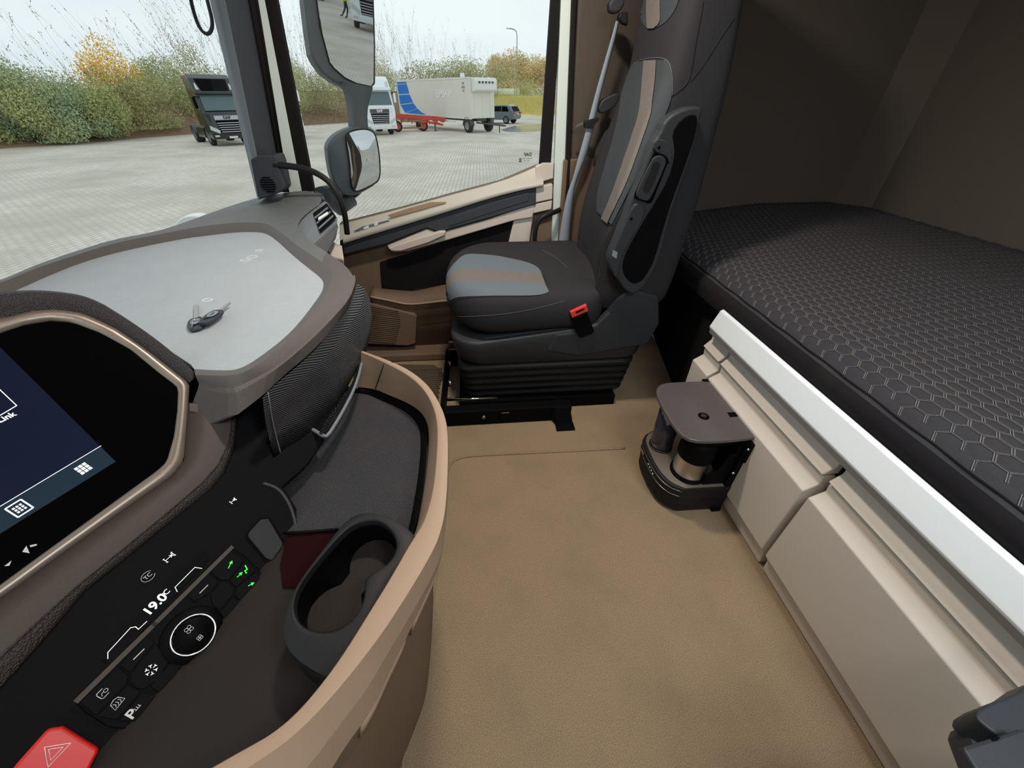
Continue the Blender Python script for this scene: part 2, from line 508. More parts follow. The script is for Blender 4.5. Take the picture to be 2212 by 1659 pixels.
wl = obj('wall_left', mb, 'wallfab'); struct(wl, 'fabric lined wall and door on the driver side')
mb = MB().box((0.55, 0.76, 2.2), (3.4, 3.24, 0.06))
ce = obj('ceiling', mb, 'roof'); struct(ce, 'pale headliner of the cab')
mb = MB().box((-1.52, 0.55, 0.30), (0.06, 2.6, 0.8))
wf = obj('wall_front', mb, 'black'); struct(wf, 'bulkhead below the windscreen')
# windscreen
base = smoothline([(-0.985, 1.98, .90), (-1.12, 1.93, .885), (-1.27, 1.78, .875), (-1.42, 1.25, .865), (-1.46, .6, .86), (-1.42, 0, .865), (-1.27, -.55, .875), (-1.0, -.76, .9)], 30)
top = [p+Vector((0.16, 0, 1.27)) for p in base]
w2 = obj('window_2', MB().loft([base, top]), 'glass'); struct(w2, 'curved windscreen'); w2.visible_shadow = True
# A pillar: faces traced in real planes, extrapolated up to the roof
def up(pb, pt, z=2.16):
    return pb + (pt-pb)*((z-pb.z)/(pt.z-pb.z))
def pil(b0, t0, y):
    B = Y(b0[0], b0[1], y); T = Y(t0[0], t0[1], y); return [B, up(B, T)]
E0 = pil((556, 432), (452, 0), 2.00); E1 = pil((572, 418), (486, 0), 1.94); E2 = pil((612, 415), (535, 0), 2.08)
E3 = pil((622, 415), (554, 0), 2.11); E4 = pil((652, 414), (568, 0), 2.13); E5 = pil((678, 414), (597, 0), 2.14)
mb = MB(); bk = [Vector((-0.95, 2.12, .86)), Vector((-0.76, 2.12, 2.16))]
mb.loft([E0, E1], smooth=False, mi=1); mb.loft([E1, E2], smooth=False, mi=0); mb.loft([E2, [p+Vector((0, .06, 0)) for p in E2]], smooth=False); mb.loft([E0, [p+Vector((0.03, .14, 0)) for p in E0]], smooth=False)
ap = obj('trim_1', mb, ['pillar', 'pillar2'], bevel=0.004); struct(ap, 'dark grey windscreen pillar trim')
mb = MB().loft([E2, E3, [p+Vector((0, .05, 0)) for p in E3]], smooth=False)
mb.tube([E2[0].lerp(E3[0], .3), E2[1].lerp(E3[1], .3)], 0.008); mb.tube([E3[0], E3[1]], 0.006)
obj('door_seal', mb, 'seal', ap, label='black rubber door seal')
mb = MB().loft([E3, E4, [p+Vector((0, .05, 0)) for p in E4]], smooth=False)
obj('body_frame', mb, 'mint', ap, label='pale green painted door opening edge')
# speaker housing at the foot of the pillar
sp = [(540, 345), (556, 336), (594, 336), (600, 352), (612, 408), (606, 416), (566, 430), (556, 426)]
mb = MB().prism(poly(Y, 1.92, sp), (0, 0.1, 0))
obj('speaker_housing', mb, 'pillar', ap, bevel=0.006)
cx = Y(579, 399, 1.917)
mb = MB()
for i in range(7):
    w = 0.030*math.sqrt(max(0.05, 1-((i-3)/3.6)**2))
    mb.box(cx+Vector((0, 0, (i-3)*0.009)), (2*w, 0.004, 0.0035))
sg = obj('speaker_grille', mb, 'glossblack', ap)
# door mounting column + B pillar frame
def vcol(name, u0, u1, y, matn, parent, vt=0, vb=560, d=0.04, label=None):
    a = Y(u0[0], vt, y); b = Y(u0[1], vb, y); c = Y(u1[0], vt, y); e = Y(u1[1], vb, y)
    a, b = up(b, a), b; c, e = up(e, c), e
    mb = MB().prism([b, e, c, a], (0, d, 0))
    return obj(name, mb, matn, parent, bevel=0.004, label=label)
tb = vcol('trim_2', (1236, 1214), (1246, 1224), 2.09, 'seal', None); struct(tb, 'black rubber seal of the door opening')
vcol('body_frame', (1212, 1190), (1238, 1215), 2.115, 'mint', tb, label='pale green painted rear door opening edge')
# ------------------------------------------------------------------ passenger door
door = thing('door_1', 'passenger door', 'door', (-0.25, 2.14, 0)); del door['category']; struct(door, 'beige and black passenger door panel with a sloping sill')
body = [(733, 482), (757, 478), (863, 451), (971, 421), (1080, 392), (1158, 359), (1175, 353), (1196, 353), (1200, 480), (1212, 600), (1230, 760), (985, 775), (780, 752), (740, 640), (735, 560)]
P = poly(Y, 2.13, body)
P = [Vector((p.x, p.y, max(p.z, 0.02))) for p in P]
obj('door_card', MB().prism(P, (0, 0.05, 0)), 'brown', door, bevel=0.004)
# window frame of the door
f5 = [(597, 0), (678, 414)]
a, b = E4, E5
mb = MB().prism([a[0], b[0], b[1], a[1]], (0, 0.03, 0))
q0 = Y(1190, 0, 2.13); q1 = Y(1165, 357, 2.13); r0 = Y(1213, 0, 2.13); r1 = Y(1190, 357, 2.13)
mb.prism([q1, r1, up(r1, r0), up(q1, q0)], (0, 0.03, 0))
obj('window_frame', mb, 'seal', door, bevel=0.003, label='black rubber window frame')
gl = [b[0]+Vector((0, .012, -.2)), b[1]+Vector((0, .012, 0)), up(q1, q0)+Vector((0.01, .012, 0)), q1+Vector((0.01, .012, 0)), Y(863, 460, 2.142), Y(740, 490, 2.142)]
gl = [Vector((g.x, 2.146, g.z)) for g in gl]
w1 = obj('window_1', MB().add(gl, [list(range(len(gl)))]), 'glass'); struct(w1, 'side window of the passenger door')
# printed glass marks
tm = frame(Y(1140, 334, 2.143), (-1, 0, 0), (0, 0, 1))
text('glass_print', 'DAF', 0.020, tm, 'frit', w1, 0.0002, bold=0.0006)
text('glass_print', 'PILKINGTON', 0.0085, frame(Y(1139, 342.5, 2.143), (-1, 0, 0), (0, 0, 1)), 'frit', w1, 0.0002)
text('glass_print', '43R - 00', 0.0085, frame(Y(1138, 347, 2.143), (-1, 0, 0), (0, 0, 1)), 'frit', w1, 0.0002)
mk = MB().box(Y(1124, 346, 2.1435), (0.013, 0.0006, 0.016)); obj('glass_print', mk, 'frit', w1)
text('glass_print', '21', 0.013, frame(Y(1124, 346, 2.142), (-1, 0, 0), (0, 0, 1)), 'creamtext', w1, 0.0002)
# beige sill cap
gline = [(734, 486), (757, 479), (863, 452), (971, 422), (1080, 393), (1130, 373), (1158, 360), (1174, 354)]
tline = [(735, 520), (764, 498), (866, 468), (974, 438), (1083, 404), (1130, 396), (1158, 392), (1174, 387)]
iline = [(741, 516), (780, 502), (870, 474), (975, 441), (1083, 410), (1130, 400), (1158, 396), (1174, 392)]
lline = [(741, 527), (780, 514), (860, 490), (950, 463), (1060, 428), (1125, 411), (1158, 405), (1174, 401)]
G0 = smoothline(poly(Y, 2.13, gline), 40, it=1)
G1 = smoothline([Y(u, v, 2.10) for u, v in tline], 40, it=1)
G2 = smoothline([Y(u, v, 2.07) for u, v in iline], 40, it=1)
G3 = smoothline([Y(u, v, 2.06) for u, v in lline], 40, it=1)
G4 = [p+Vector((0, 0.06, -0.004)) for p in G3]
obj('sill_cap', MB().loft([G0, G1, G2, G3, G4]), 'sill', door, label='beige sill cap')
# recess in the cap and switch panel
sw = [(763, 501), (783, 491), (838, 477), (842, 478), (828, 489), (786, 500)]
mb = MB().prism([p+Vector((0, 0, 0.004)) for p in poly(Y, 2.085, sw)], (0, 0.01, -0.004))
swp = obj('switch_panel', mb, 'switch', door, bevel=0.001, label='grey window switch panel')
mb = MB()
for pts in ([(785, 492), (795, 487), (797, 493), (785, 496)], [(808, 482), (816, 479), (816, 486), (808, 489)]):
    mb.prism(poly(Y, 2.080, pts), (0, 0.004, 0))
obj('window_switch', mb, 'satin', swp, bevel=0.0008)
rec = [(846, 471), (900, 457), (940, 445), (962, 440), (964, 437), (930, 438), (880, 452), (838, 466)]
obj('sill_tray', MB().prism([p+Vector((0, -.003, 0.004)) for p in poly(Y, 2.095, rec)], (0, 0.006, -.004)), 'tan', door, bevel=0.001)
# dark trim band
dk = [(742, 528), (780, 515), (860, 491), (950, 464), (971, 457), (1060, 429), (1125, 412), (1158, 406), (1158, 441), (1053, 472), (975, 494), (960, 498), (945, 500), (922, 492), (885, 506), (836, 526), (743, 550)]
obj('dark_band', MB().prism(poly(Y, 2.075, dk), (0, 0.055, 0)), 'pillar', door, bevel=0.004, label='black trim band')
dk2 = [(984, 467), (1060, 438), (1140, 417), (1144, 420), (1142, 434), (1050, 463), (974, 488), (971, 486)]
obj('trim_inlay', MB().prism(poly(Y, 2.072, dk2), (0, 0.01, 0)), 'pillar', door, bevel=0.002)
# beige strip with the pull pocket
bs = [(836, 530), (922, 495), (945, 503), (960, 501), (1053, 475), (1145, 443), (1156, 443), (1150, 470), (1112, 476), (966, 519), (880, 543), (852, 545), (840, 539)]
obj('lower_strip', MB().prism(poly(Y, 2.085, bs), (0, 0.045, 0)), 'beige', door, bevel=0.005, label='beige strip below the black band')
pk = [(838, 536), (850, 531), (925, 508), (950, 500), (963, 500), (960, 509), (925, 525), (866, 543), (846, 543)]
obj('door_pull', MB().prism(poly(Y, 2.055, pk), (0, 0.03, 0)), 'beige', door, bevel=0.006, seg=3, label='beige door pull')
# felt insert, post, end column
fe = [(821, 567), (890, 546), (966, 521), (1110, 477), (1099, 526), (1060, 640), (958, 612), (890, 626), (825, 621)]
obj('felt_insert', MB().prism(poly(Y, 2.118, fe), (0, 0.012, 0)), 'darkfelt', door, label='black felt insert')
po = [(1110, 476), (1145, 443), (1156, 443), (1150, 480), (1139, 560), (1090, 560), (1099, 524)]
obj('diagonal_post', MB().prism(poly(Y, 2.10, po), (0, 0.03, 0)), 'beige', door, bevel=0.006, label='beige diagonal post')
ec = [(1158, 396), (1195, 385), (1196, 353), (1174, 353), (1158, 362)]
obj('end_cap', MB().prism(poly(Y, 2.10, ec), (0, 0.05, 0)), 'beige', door, bevel=0.002, label='beige end cap')
ec = [(1158, 405), (1194, 398), (1193, 430), (1156, 438)]
obj('end_cap', MB().prism(poly(Y, 2.08, ec), (0, 0.05, 0)), 'beige', door, bevel=0.003, label='beige end cap')
ec = [(1156, 441), (1193, 433), (1191, 452), (1152, 461)]
obj('end_cap', MB().prism(poly(Y, 2.085, ec), (0, 0.05, 0)), 'beige', door, bevel=0.003, label='beige end cap')
# storage pocket in the lower door
pl = [(800, 640), (805, 633), (887, 626), (890, 627), (958, 612), (1060, 600), (1060, 640), (958, 648), (900, 654), (875, 655), (845, 648)]
pk0 = [Y(u, v, 2.04) for u, v in [(800, 641), (845, 650), (875, 657), (900, 657), (958, 650), (1060, 640)]]
pk1 = [Y(u, v, 2.13) for u, v in [(805, 618), (850, 624), (890, 627), (905, 625), (958, 612), (1060, 590)]]
pk2 = [p+Vector((0.0, 0.0, -0.012)) for p in pk0]
pk3 = [Vector((p.x, 2.10, max(0.02, p.z-0.16))) for p in pk0]
pk4 = [Vector((p.x, 2.10, 0.02)) for p in pk0]
def sl(l, n=30): return smoothline(l, n, it=1)
obj('door_pocket', MB().loft([sl(pk1), [p+Vector((0, 0, .0)) for p in sl(pk0)], sl(pk2), sl([p+Vector((0, .03, -.1)) for p in pk0]), sl(pk3), sl(pk4)]), 'brown', door, solid=0.004, label='brown storage pocket')
lt = [(800, 641), (845, 650), (875, 657), (900, 657), (958, 650), (1040, 642)]
obj('pocket_lip', MB().tube(smoothline([Y(u, v, 2.036) for u, v in lt], 30), 0.006, 6), 'tan', door)
lw = [(796, 656), (810, 658), (896, 680), (900, 686), (897, 742), (880, 747), (784, 742), (790, 700)]
obj('speaker_panel', MB().prism([Vector((p.x, p.y, max(0.01, p.z))) for p in poly(Y, 2.035, lw)], (0, 0.04, 0)), 'brown', door, bevel=0.004, label='brown ribbed loudspeaker panel')
for i in range(19):
    v = 666+i*4.0
    a = Y(800-i*0.6, v-4, 2.031); b = Y(866-abs(i-6)*0.9, v+6 if i < 5 else v+3, 2.031)
    mb = MB().tube([a, b], 0.0024, 5)
    obj('rib', mb, 'brown', door)
obj('sill_step', MB().prism([(-0.98, 2.0, 0.001), (0.3, 1.99, 0.001), (0.3, 2.13, 0.001), (-0.98, 2.13, 0.001)], (0, 0, 0.05)), 'brown', door, bevel=0.01)
# grab rails
pts = [Y(592, 356, 1.93), Y(640, 360, 1.93), Y(680, 371, 1.92), Y(712, 392, 1.91), Y(733, 425, 1.90), Y(745, 460, 1.90), Y(750, 505, 1.91)]
gr = obj('grab_rail', MB().tube(smoothline(pts, 40), 0.0125, 12), 'rubber')
tag(gr, 'curved black grab rail running from the windscreen pillar down to the door sill', 'handle')
pts = [Y(1212, 452, 2.11), Y(1196, 459, 2.04), Y(1172, 467, 2.02), Y(1160, 482, 2.02), Y(1155, 505, 2.02), Y(1154, 545, 2.03)]
gr = obj('grab_rail', MB().tube(smoothline(pts, 30), 0.012, 12), 'rubber')
tag(gr, 'short black bent grab rail behind the passenger seat cushion at the door pillar', 'handle')
# footwell mat
fm = [(840, 786), (938, 788), (949, 795), (962, 812), (953, 822), (947, 840), (946, 880), (930, 900), (860, 880), (800, 830)]
mb = MB().prism([p+Vector((0, 0, -0.006)) for p in poly(Z, 0.008, fm)], (0, 0, 0.006))
fmat = obj('footwell_mat', mb, 'rubbermat', bevel=0.002)
mb = MB()
for i in range(26):
    for j in range(22):
        x = -0.62+i*0.018+(j % 2)*0.009; y = 1.52+j*0.0185
        if x > -0.26+0.0*(y) or y > 1.90: continue
        mb.box((x, y, 0.010), (0.012, 0.006, 0.004), Matrix.Rotation(0.5 if j % 2 else -0.5, 3, 'Z'))
obj('tread', mb, 'rubbermat', fmat, kind='stuff')
tag(fmat, 'brown ribbed rubber mat on the passenger footwell floor', 'mat')

# ================================================================== DASHBOARD
SV = (RV - UV + FV*0.31).normalized()
DV = (RV*0.444 + UV*0.754 + FV).normalized()
NV = SV.cross(DV).normalized()
if NV.z < 0: NV = -NV
P0 = Z(405, 830, 0.85)
def fp(q, off=0.0):
    return PN(q[0], q[1], P0+NV*off, NV)
def fprism(pts, off, th):
    return MB().prism([fp(p, off) for p in pts], -NV*th)
dash = thing('dashboard', 'grey and brown dashboard with a ribbed tray on top and a touchscreen facing the driver', 'dashboard', (-0.9, 0.7, 0.6))
tl = [(-60, 650, -60, 628, .883, -90, 615, .87), (10, 640, -20, 617, .883, -20, 612, .872), (51, 622, 20, 604, .883, 20, 598, .872), (94, 602, 72, 581, .883, 72, 574, .872), (181, 566, 155, 554, .883, 150, 547, .872),
      (275, 541, 245, 525, .883, 240, 518, .872), (398, 516, 345, 506, .883, 340, 500, .872), (450, 510, 420, 491, .885, 398, 481, .873), (506, 503, 480, 483, .885, 470, 454, .88),
      (545, 502, 530, 480, .885, 553, 427, .905), (570, 504, 571, 481, .885, 633, 413, .935), (586, 512, 592, 490, .885, 679, 412, .94), (592, 517, 602, 499, .885, 702, 434, .93), (600, 523, 615, 508, .885, 660, 461, .912), (615, 537, 637, 527, .885, 641, 484, .895), (640, 560, 665, 545, .885, 657, 513, .887),
      (665, 580, 695, 566, .882, 706, 545, .878), (692, 601, 716, 583, .88, 745, 572, .875), (699, 612, 718, 598, .878, 763, 595, .87), (696, 630, 712, 618, .877, 766, 608, .866), (680, 653, 694, 650, .876, 752, 646, .862),
      (644, 700, 657, 702, .874, 704, 696, .86), (611, 733, 624, 736, .874, 660, 738, .858), (564, 769, 575, 775, .874, 600, 789, .857), (535, 788, 542, 797, .874, 560, 812, .856), (512, 798, 516, 808, .874, 520, 832, .856),
      (490, 800, 490, 812, .873, 499, 839, .856), (455, 799, 455, 811, .872, 455, 834, .856), (420, 797, 422, 810, .87, 430, 829, .856)]
KK = {28: (410, 887, .812), 27: (455, 894, .812), 26: (506, 901, .812), 25: (538, 877, .82), 24: (575, 848, .825), 23: (620, 805, .83), 22: (672, 762, .832), 21: (715, 715, .835), 20: (757, 656, .84), 19: (768, 618, .843), 18: (768, 603, .848)}
T_ = [Z(a[0], a[1], .86) for a in tl]
L_ = [Z(a[2], a[3], a[4]) for a in tl]
O_ = [Z(a[5], a[6], a[7]) for a in tl]
T2 = [t+(l-t)*0.35+Vector((0, 0, 0.002)) for t, l in zip(T_, L_)]
mb = MB()
mb.loft([T_[:12], T2[:12], L_[:12]], mi=0)
mb.loft([T_[11:], T2[11:], L_[11:]], mi=0)
mb.loft([L_[:8], O_[:8], [p+Vector((-.01, 0, -.08)) for p in O_[:8]]], mi=0)
def chk(l, it=2):
    l = list(l)
    for _ in range(it):
        q = [l[0]]
        for i in range(len(l)-1):
            a, b = l[i], l[i+1]
            q += [a.lerp(b, .25), a.lerp(b, .75)]
        l = q+[l[-1]]
    return l
obj('dash_lip', MB().loft([chk(T_), chk(T2), chk(L_)]), 'lip', dash, label='taupe raised lip around the tray')
Om = [l.lerp(o, 0.5)+Vector((0, 0, .003)) for l, o in zip(L_, O_)]
mb = MB().loft([chk(L_[:17]), chk(Om[:17]), chk(O_[:17])])
Od = [p+Vector((-.012, 0, -.10)) for p in O_[:11]]
mb.loft([chk(O_[:17])[:42], [p+Vector((-.012, 0, -.10)) for p in chk(O_[:17])[:42]]])
mb.add([O_[11], Z(698, 420, .94), O_[12]], [(0, 1, 2)], 0, True)
obj('dash_top', mb, 'dashtop', dash, label='grey grained dash top by the windscreen')
K_ = [Z(*KK[i]) for i in range(18, 29)]
Ki = [p+Vector((-.05, 0, -0.02)) for p in K_]
Oe = [o.lerp(k, 0.25)+Vector((0.004, 0, 0.004)) for o, k in zip(O_[18:], K_)]
obj('dash_edge', MB().loft([chk(L_[16:]), chk(Om[16:]), chk(O_[16:])]), 'lip', dash, label='taupe padded rear edge of the dash')
obj('dash_skirt', MB().loft([chk(O_[18:], 1), chk(Oe, 1), chk(K_, 1), chk(Ki, 1)], smooth=False), 'lip', dash, label='taupe rear face under the dash edge')
tray = chk([p+(l-p)*.05 for p, l in zip(T_, L_)])+[Z(u, v, .86) for u, v in [(412, 788), (347, 744), (297, 704), (224, 657), (150, 640)]]
tr_ = obj('dash_tray', MB().prism(tray, (0, 0, -0.01)), 'tray', dash, label='pale grey ribbed tray surface')
# dust rings left on the tray
for u, v, r in ((530, 562, .016), (545, 555, .016), (560, 541, .012), (448, 648, .012)):
    c = Z(u, v, .8606)
    ring = [c+Vector((r*math.cos(a*.5236), r*.8*math.sin(a*.5236), 0)) for a in range(12)]
    obj('dust_ring', MB().tube(ring, 0.0011, 5, True), 'satin', tr_)
# air vent pod
va = [(641, 484, .893), (652, 468, .905), (702, 434, .927), (708, 437, .925), (730, 473, .88), (729, 481, .872), (679, 528, .85), (659, 514, .866), (642, 493, .885)]
VA = [Z(*q) for q in va]
cv = sum(VA, Vector())/len(VA)
mb = MB().add(VA, [list(range(len(VA)))])
vent = obj('air_vent', MB().prism(VA, (-0.02, 0.03, -0.01)), 'switch', dash, bevel=0.003, label='grey air vent at the passenger end')
def qv(u, v, off=0.0):
    # vent plane through three pod corners
    n = (VA[2]-VA[0]).cross(VA[6]-VA[0]).normalized()
    if n.x < 0: n = -n
    return PN(u, v, VA[0]+n*(0.004+off), n), n
op = [(676, 461), (706, 439), (727, 470), (692, 503)]
OP = [qv(u, v, .001)[0] for u, v in op]; vn = qv(676, 461)[1]
obj('vent_opening', MB().prism(OP, vn*0.001), 'glossblack', vent)
for k in range(3):
    f = 0.28+k*0.27
    a = OP[0].lerp(OP[3], f); b = OP[1].lerp(OP[2], f)
    b = a.lerp(b, 0.9)
    w = (OP[3]-OP[0]).normalized()*0.006
    obj('vane', MB().prism([a-w, b-w, b+w, a+w], vn*0.004), 'switch', vent)
a = qv(688, 477, .008)[0]; b = qv(709, 463, .008)[0]
w = (OP[3]-OP[0]).normalized()*0.008
obj('vent_slider', MB().prism([a-w, b-w, b+w, a+w], vn*0.01), 'satin', vent, bevel=0.003, label='pale vent slider')
lowv = [(679, 529, .848), (729, 482, .870), (731, 490, .855), (726, 516, .82), (708, 546, .80), (700, 552, .80)]
obj('vent_shroud', MB().prism([Z(*q) for q in lowv], (-0.05, 0.04, 0.0)), 'dashtop', dash, bevel=0.004)
obj('side_cheek', MB().prism([Z(722, 522, .80), Z(740, 530, .79), Z(743, 560, .76), Z(744, 590, .70), Z(712, 560, .74)], (-0.06, .03, 0)), 'beige', dash, bevel=0.006, label='beige side cheek near the door')
# hanging compartment lid below the lip
r0 = [(567, 858), (600, 826), (640, 793), (690, 748), (735, 690), (764, 640), (772, 612)]
r1 = [(570, 885), (605, 852), (650, 815), (705, 770), (755, 705), (785, 655), (788, 622)]
r2 = [(574, 915), (612, 880), (662, 838), (718, 792), (770, 725), (799, 672), (798, 645)]
r3 = [(582, 950), (622, 915), (672, 872), (730, 822), (778, 755), (802, 700), (803, 680)]
r4 = [(592, 988), (640, 957), (688, 915), (736, 862), (775, 792), (790, 762), (797, 735)]
rows = [smoothline([Z(u, v, z) for u, v in r], 36, it=1) for r, z in ((r0, .834), (r1, .815), (r2, .785), (r3, .745), (r4, .70))]
rows.append([p+Vector((-.06, 0, 0.0)) for p in rows[-1]])
obj('compartment_lid', MB().loft(rows), 'ribblack', dash, label='black ribbed compartment lid')
seam_ = smoothline([fp(q, .002) for q in [(566, 866), (568, 890), (576, 935), (590, 985), (596, 998)]], 20)
obj('stitching', MB().tube([p for p in smoothline([rows[k][1]+NV*0.001 for k in range(5)], 20)], 0.0012, 5), 'seam', dash)
tr2 = smoothline([Z(u, v, .697) for u, v in [(783, 755), (781, 790), (766, 840), (740, 890), (716, 930), (706, 944), (696, 941), (680, 930), (666, 924)]], 44)
obj('silver_trim', MB().tube(tr2, 0.0042, 8), 'switch', dash, label='pale grey trim of the net pocket')
n0 = smoothline([Z(u, v, .705) for u, v in [(779, 765), (768, 815), (735, 870), (705, 905), (690, 935)]], 50)
n1 = smoothline([Z(u, v, .697) for u, v in [(781, 775), (770, 832), (741, 885), (718, 922), (702, 941)]], 50)
obj('pocket_net', MB().loft([n0, [a.lerp(b, .5)+Vector((0, 0, -.004)) for a, b in zip(n0, n1)], n1]), 'ribblack', dash)
mb = MB()
for a, b in zip(n0[::1], n1[::1]): mb.tube([a, b], 0.0012, 4)
obj('net_cord', mb, 'black', dash)
# hidden bulk of the dash, carrying the tray and the console
plan = [(-1.48, -.74), (-1.48, 2.04), (-1.02, 2.04), (-.86, 1.72), (-.66, 1.15), (-.66, .92), (-.82, .30), (-1.27, -.74)]
obj('dash_body', MB().prism([(x, y, .04) for x, y in plan], (0, 0, .74)), 'black', dash)
plan = [(-1.40, 1.10), (-1.43, -.74), (-1.20, -.74), (-.92, .25), (-.86, .62), (-.95, .90)]
obj('dash_top_extension', MB().prism([(x, y, .79) for x, y in plan], (0, 0, .055)), 'lip', dash, bevel=.01)
kick = obj('trim_3', MB().prism([(-1.2, 2.12, .02), (-.86, 2.12, .02), (-.72, 2.12, .62), (-.82, 2.12, .72), (-1.2, 2.12, .72)], (0, .04, 0)), 'brown')
struct(kick, 'brown kick panel ahead of the passenger door')
# --- face of the console: everything in one tilted plane facing the driver
hood0 = [(-60, 690), (0, 690), (72, 671), (123, 668), (181, 677), (253, 711), (325, 762), (409, 827)]
hood1 = [(-60, 633), (0, 631), (60, 626), (127, 629), (195, 641), (262, 680), (345, 737), (432, 813)]
A = smoothline([fp(q) for q in hood0], 50, it=2); B = smoothline([fp(q, -0.0) for q in hood1], 50, it=2)
Am = [a.lerp(b, .35)+NV*0.008 for a, b in zip(A, B)]; Bm = [a.lerp(b, .8)+NV*0.006 for a, b in zip(A, B)]
C_ = [Vector((p.x-.03, p.y, max(.85, p.z-.09))) for p in B]
obj('screen_hood', MB().loft([A, Am, Bm, B, C_]), 'blackgrain', dash, label='dark padded hood over the screen')
bz_o = [(-60, 690), (0, 689), (72, 671), (123, 668), (181, 677), (253, 711), (325, 762), (405, 825), (409, 833), (407, 870), (401, 942), (397, 993), (372, 1027), (290, 1084), (214, 1138), (120, 1205), (43, 1262), (0, 1292), (-60, 1335)]
bz_i = [(-60, 740), (0, 718), (54, 700), (108, 691), (156, 695), (217, 718), (282, 754), (344, 805), (381, 833), (385, 840), (383, 888), (376, 942), (360, 998), (338, 1018), (280, 1060), (214, 1108), (120, 1176), (43, 1232), (-60, 1308)]
n = 70
bo, bi = resample([fp(q) for q in bz_o], n), resample([fp(q) for q in bz_i], n)
mid = [a.lerp(b, .5)+NV*.005 for a, b in zip(bo, bi)]
obj('screen_bezel', MB().loft([[p-NV*.01 for p in bo], bo, mid, bi, [p-NV*.004 for p in bi]]), 'bezel', dash, label='champagne metal screen bezel')
scr = obj('touchscreen', fprism(bz_i, -0.002, .008), 'screen', dash, label='glossy black touchscreen')
obj('display_area', fprism([(-60, 690), (10, 760), (217, 964), (-60, 1131)], -0.0015, .0002), 'lit', scr)
obj('display_bar', fprism([(217, 964.5), (250, 997), (-60, 1190), (-60, 1131.5)], -0.0015, .0002), 'lit2', scr)
def fstroke(name, pts, w, m, parent, off=0.0, closed=False, th=.0004):
    P3 = [fp(p, off) for p in pts]
    if closed: P3.append(P3[0])
    mb = MB()
    for a, b in zip(P3, P3[1:]):
        t = (b-a).normalized(); s_ = t.cross(NV)*w/2; a2 = a-t*w*.4; b2 = b+t*w*.4
        mb.prism([a2-s_, b2-s_, b2+s_, a2+s_], -NV*th)
    return obj(name, mb, m, parent)
fstroke('screen_line', [(218, 963), (-60, 1130)], .0007, 'white_e', scr, -.001)
fstroke('screen_box', [(-20, 822), (0, 842), (36, 876), (-30, 915)], .001, 'white_e', scr, -.001)
fm_ = frame(fp((4, 905), -.001), DV, -SV)
text('screen_text', 'CabLink', .0112, frame(fp((-4, 910), -.001), DV, -SV), 'white_e', scr, .0002, bold=.0002)
mb = MB()
for i in (-1, 0, 1):
    for j in (-1, 0, 1):
        c = fp((180, 1012), -.001)+DV*i*.0052-SV*j*.0052
        mb.prism([c+DV*a*.002+SV*b*.002 for a, b in ((-1, -1), (1, -1), (1, 1), (-1, 1))], -NV*.0003)
obj('grid_icon', mb, 'white_e', scr)
c = fp((42, 1098), -.001)
mb = MB()
q = [c+DV*a*.0085+SV*b*.0095 for a, b in ((-1, -1), (1, -1), (1, 1), (-1, 1), (-1, -1))]
for a, b in zip(q, q[1:]): mb.tube([a, b], .0010, 4)
for i in (-1, 0, 1):
    for j in (-1, 0, 1):
        e = c+DV*i*.0038+SV*j*.0038
        mb.prism([e+DV*a*.0012+SV*b*.0012 for a, b in ((-1, -1), (1, -1), (1, 1), (-1, 1))], -NV*.0003)
obj('keypad_icon', mb, 'white_e', scr)
obj('skip_icon', MB().prism([fp(p, -.001) for p in ((48, 1192), (57, 1179), (64, 1195))], -NV*.0003).prism([fp(p, -.001) for p in ((64, 1178), (79, 1175), (80, 1178), (66, 1182))], -NV*.0003), 'grey_p', scr)
obj('minus_icon', MB().prism([fp(p, -.001) for p in ((9, 1223), (25, 1211), (20, 1222))], -NV*.0003), 'grey_p', scr)
# brown trim + leather strip + black lower panel
st = [(408, 872), (402, 942), (398, 993), (373, 1028), (290, 1086), (214, 1140), (120, 1207), (43, 1264), (0, 1294), (-60, 1337)]
st2 = [(500, 900), (492, 955), (470, 1003), (435, 1043), (345, 1120), (262, 1188), (160, 1270), (60, 1360), (0, 1415), (-60, 1470)]
st3 = [(512, 903), (506, 965), (484, 1020), (455, 1055), (385, 1112), (265, 1210), (180, 1278), (80, 1395), (0, 1484), (-60, 1550)]
a, b, c_ = (resample([fp(q) for q in l], 60) for l in (st, st2, st3))
b = [p+NV*.004 for p in b]
obj('trim_strip', MB().loft([[p-NV*.008 for p in a], a, [x.lerp(y, .5)+NV*.005 for x, y in zip(a, b)], b]), 'striptrim', dash, label='brown trim strip below the screen')
obj('leather_strip', MB().loft([b, [x.lerp(y, .5)+NV*.004 for x, y in zip(b, c_)], [p-NV*.004 for p in c_]]), 'leather', dash, label='dark leather strip')
obj('stitching', MB().tube([x.lerp(y, .12)+NV*.0025 for x, y in zip(b, c_)], .0009, 4), 'leather', dash)
obj('trim_cap', MB().prism([fp(p, .003) for p in ((409, 870), (410, 888), (500, 902), (500, 896), (470, 880))], -NV*.02), 'striptrim', dash)
blk = [(512, 905), (566, 858), (575, 915), (592, 988), (668, 928), (702, 950), (665, 1005), (612, 1052), (641, 1098), (642, 1145), (632, 1189), (585, 1245), (560, 1300), (480, 1400), (400, 1490), (300, 1592), (215, 1690), (-60, 1900), (-60, 1552), (0, 1484), (80, 1395), (180, 1278), (265, 1210), (385, 1112), (455, 1055), (484, 1020), (506, 965)]
pan = obj('lower_panel', fprism(blk, -.002, .07), 'black', dash, bevel=.003, label='black lower switch panel')
edge = [(568, 1044), (598, 1053), (618, 1075), (634, 1110), (641, 1150), (632, 1189), (590, 1228)]
obj('panel_edge', MB().tube(smoothline([fp(q, -.002) for q in edge], 30), .0035, 6), 'seatplastic', dash)
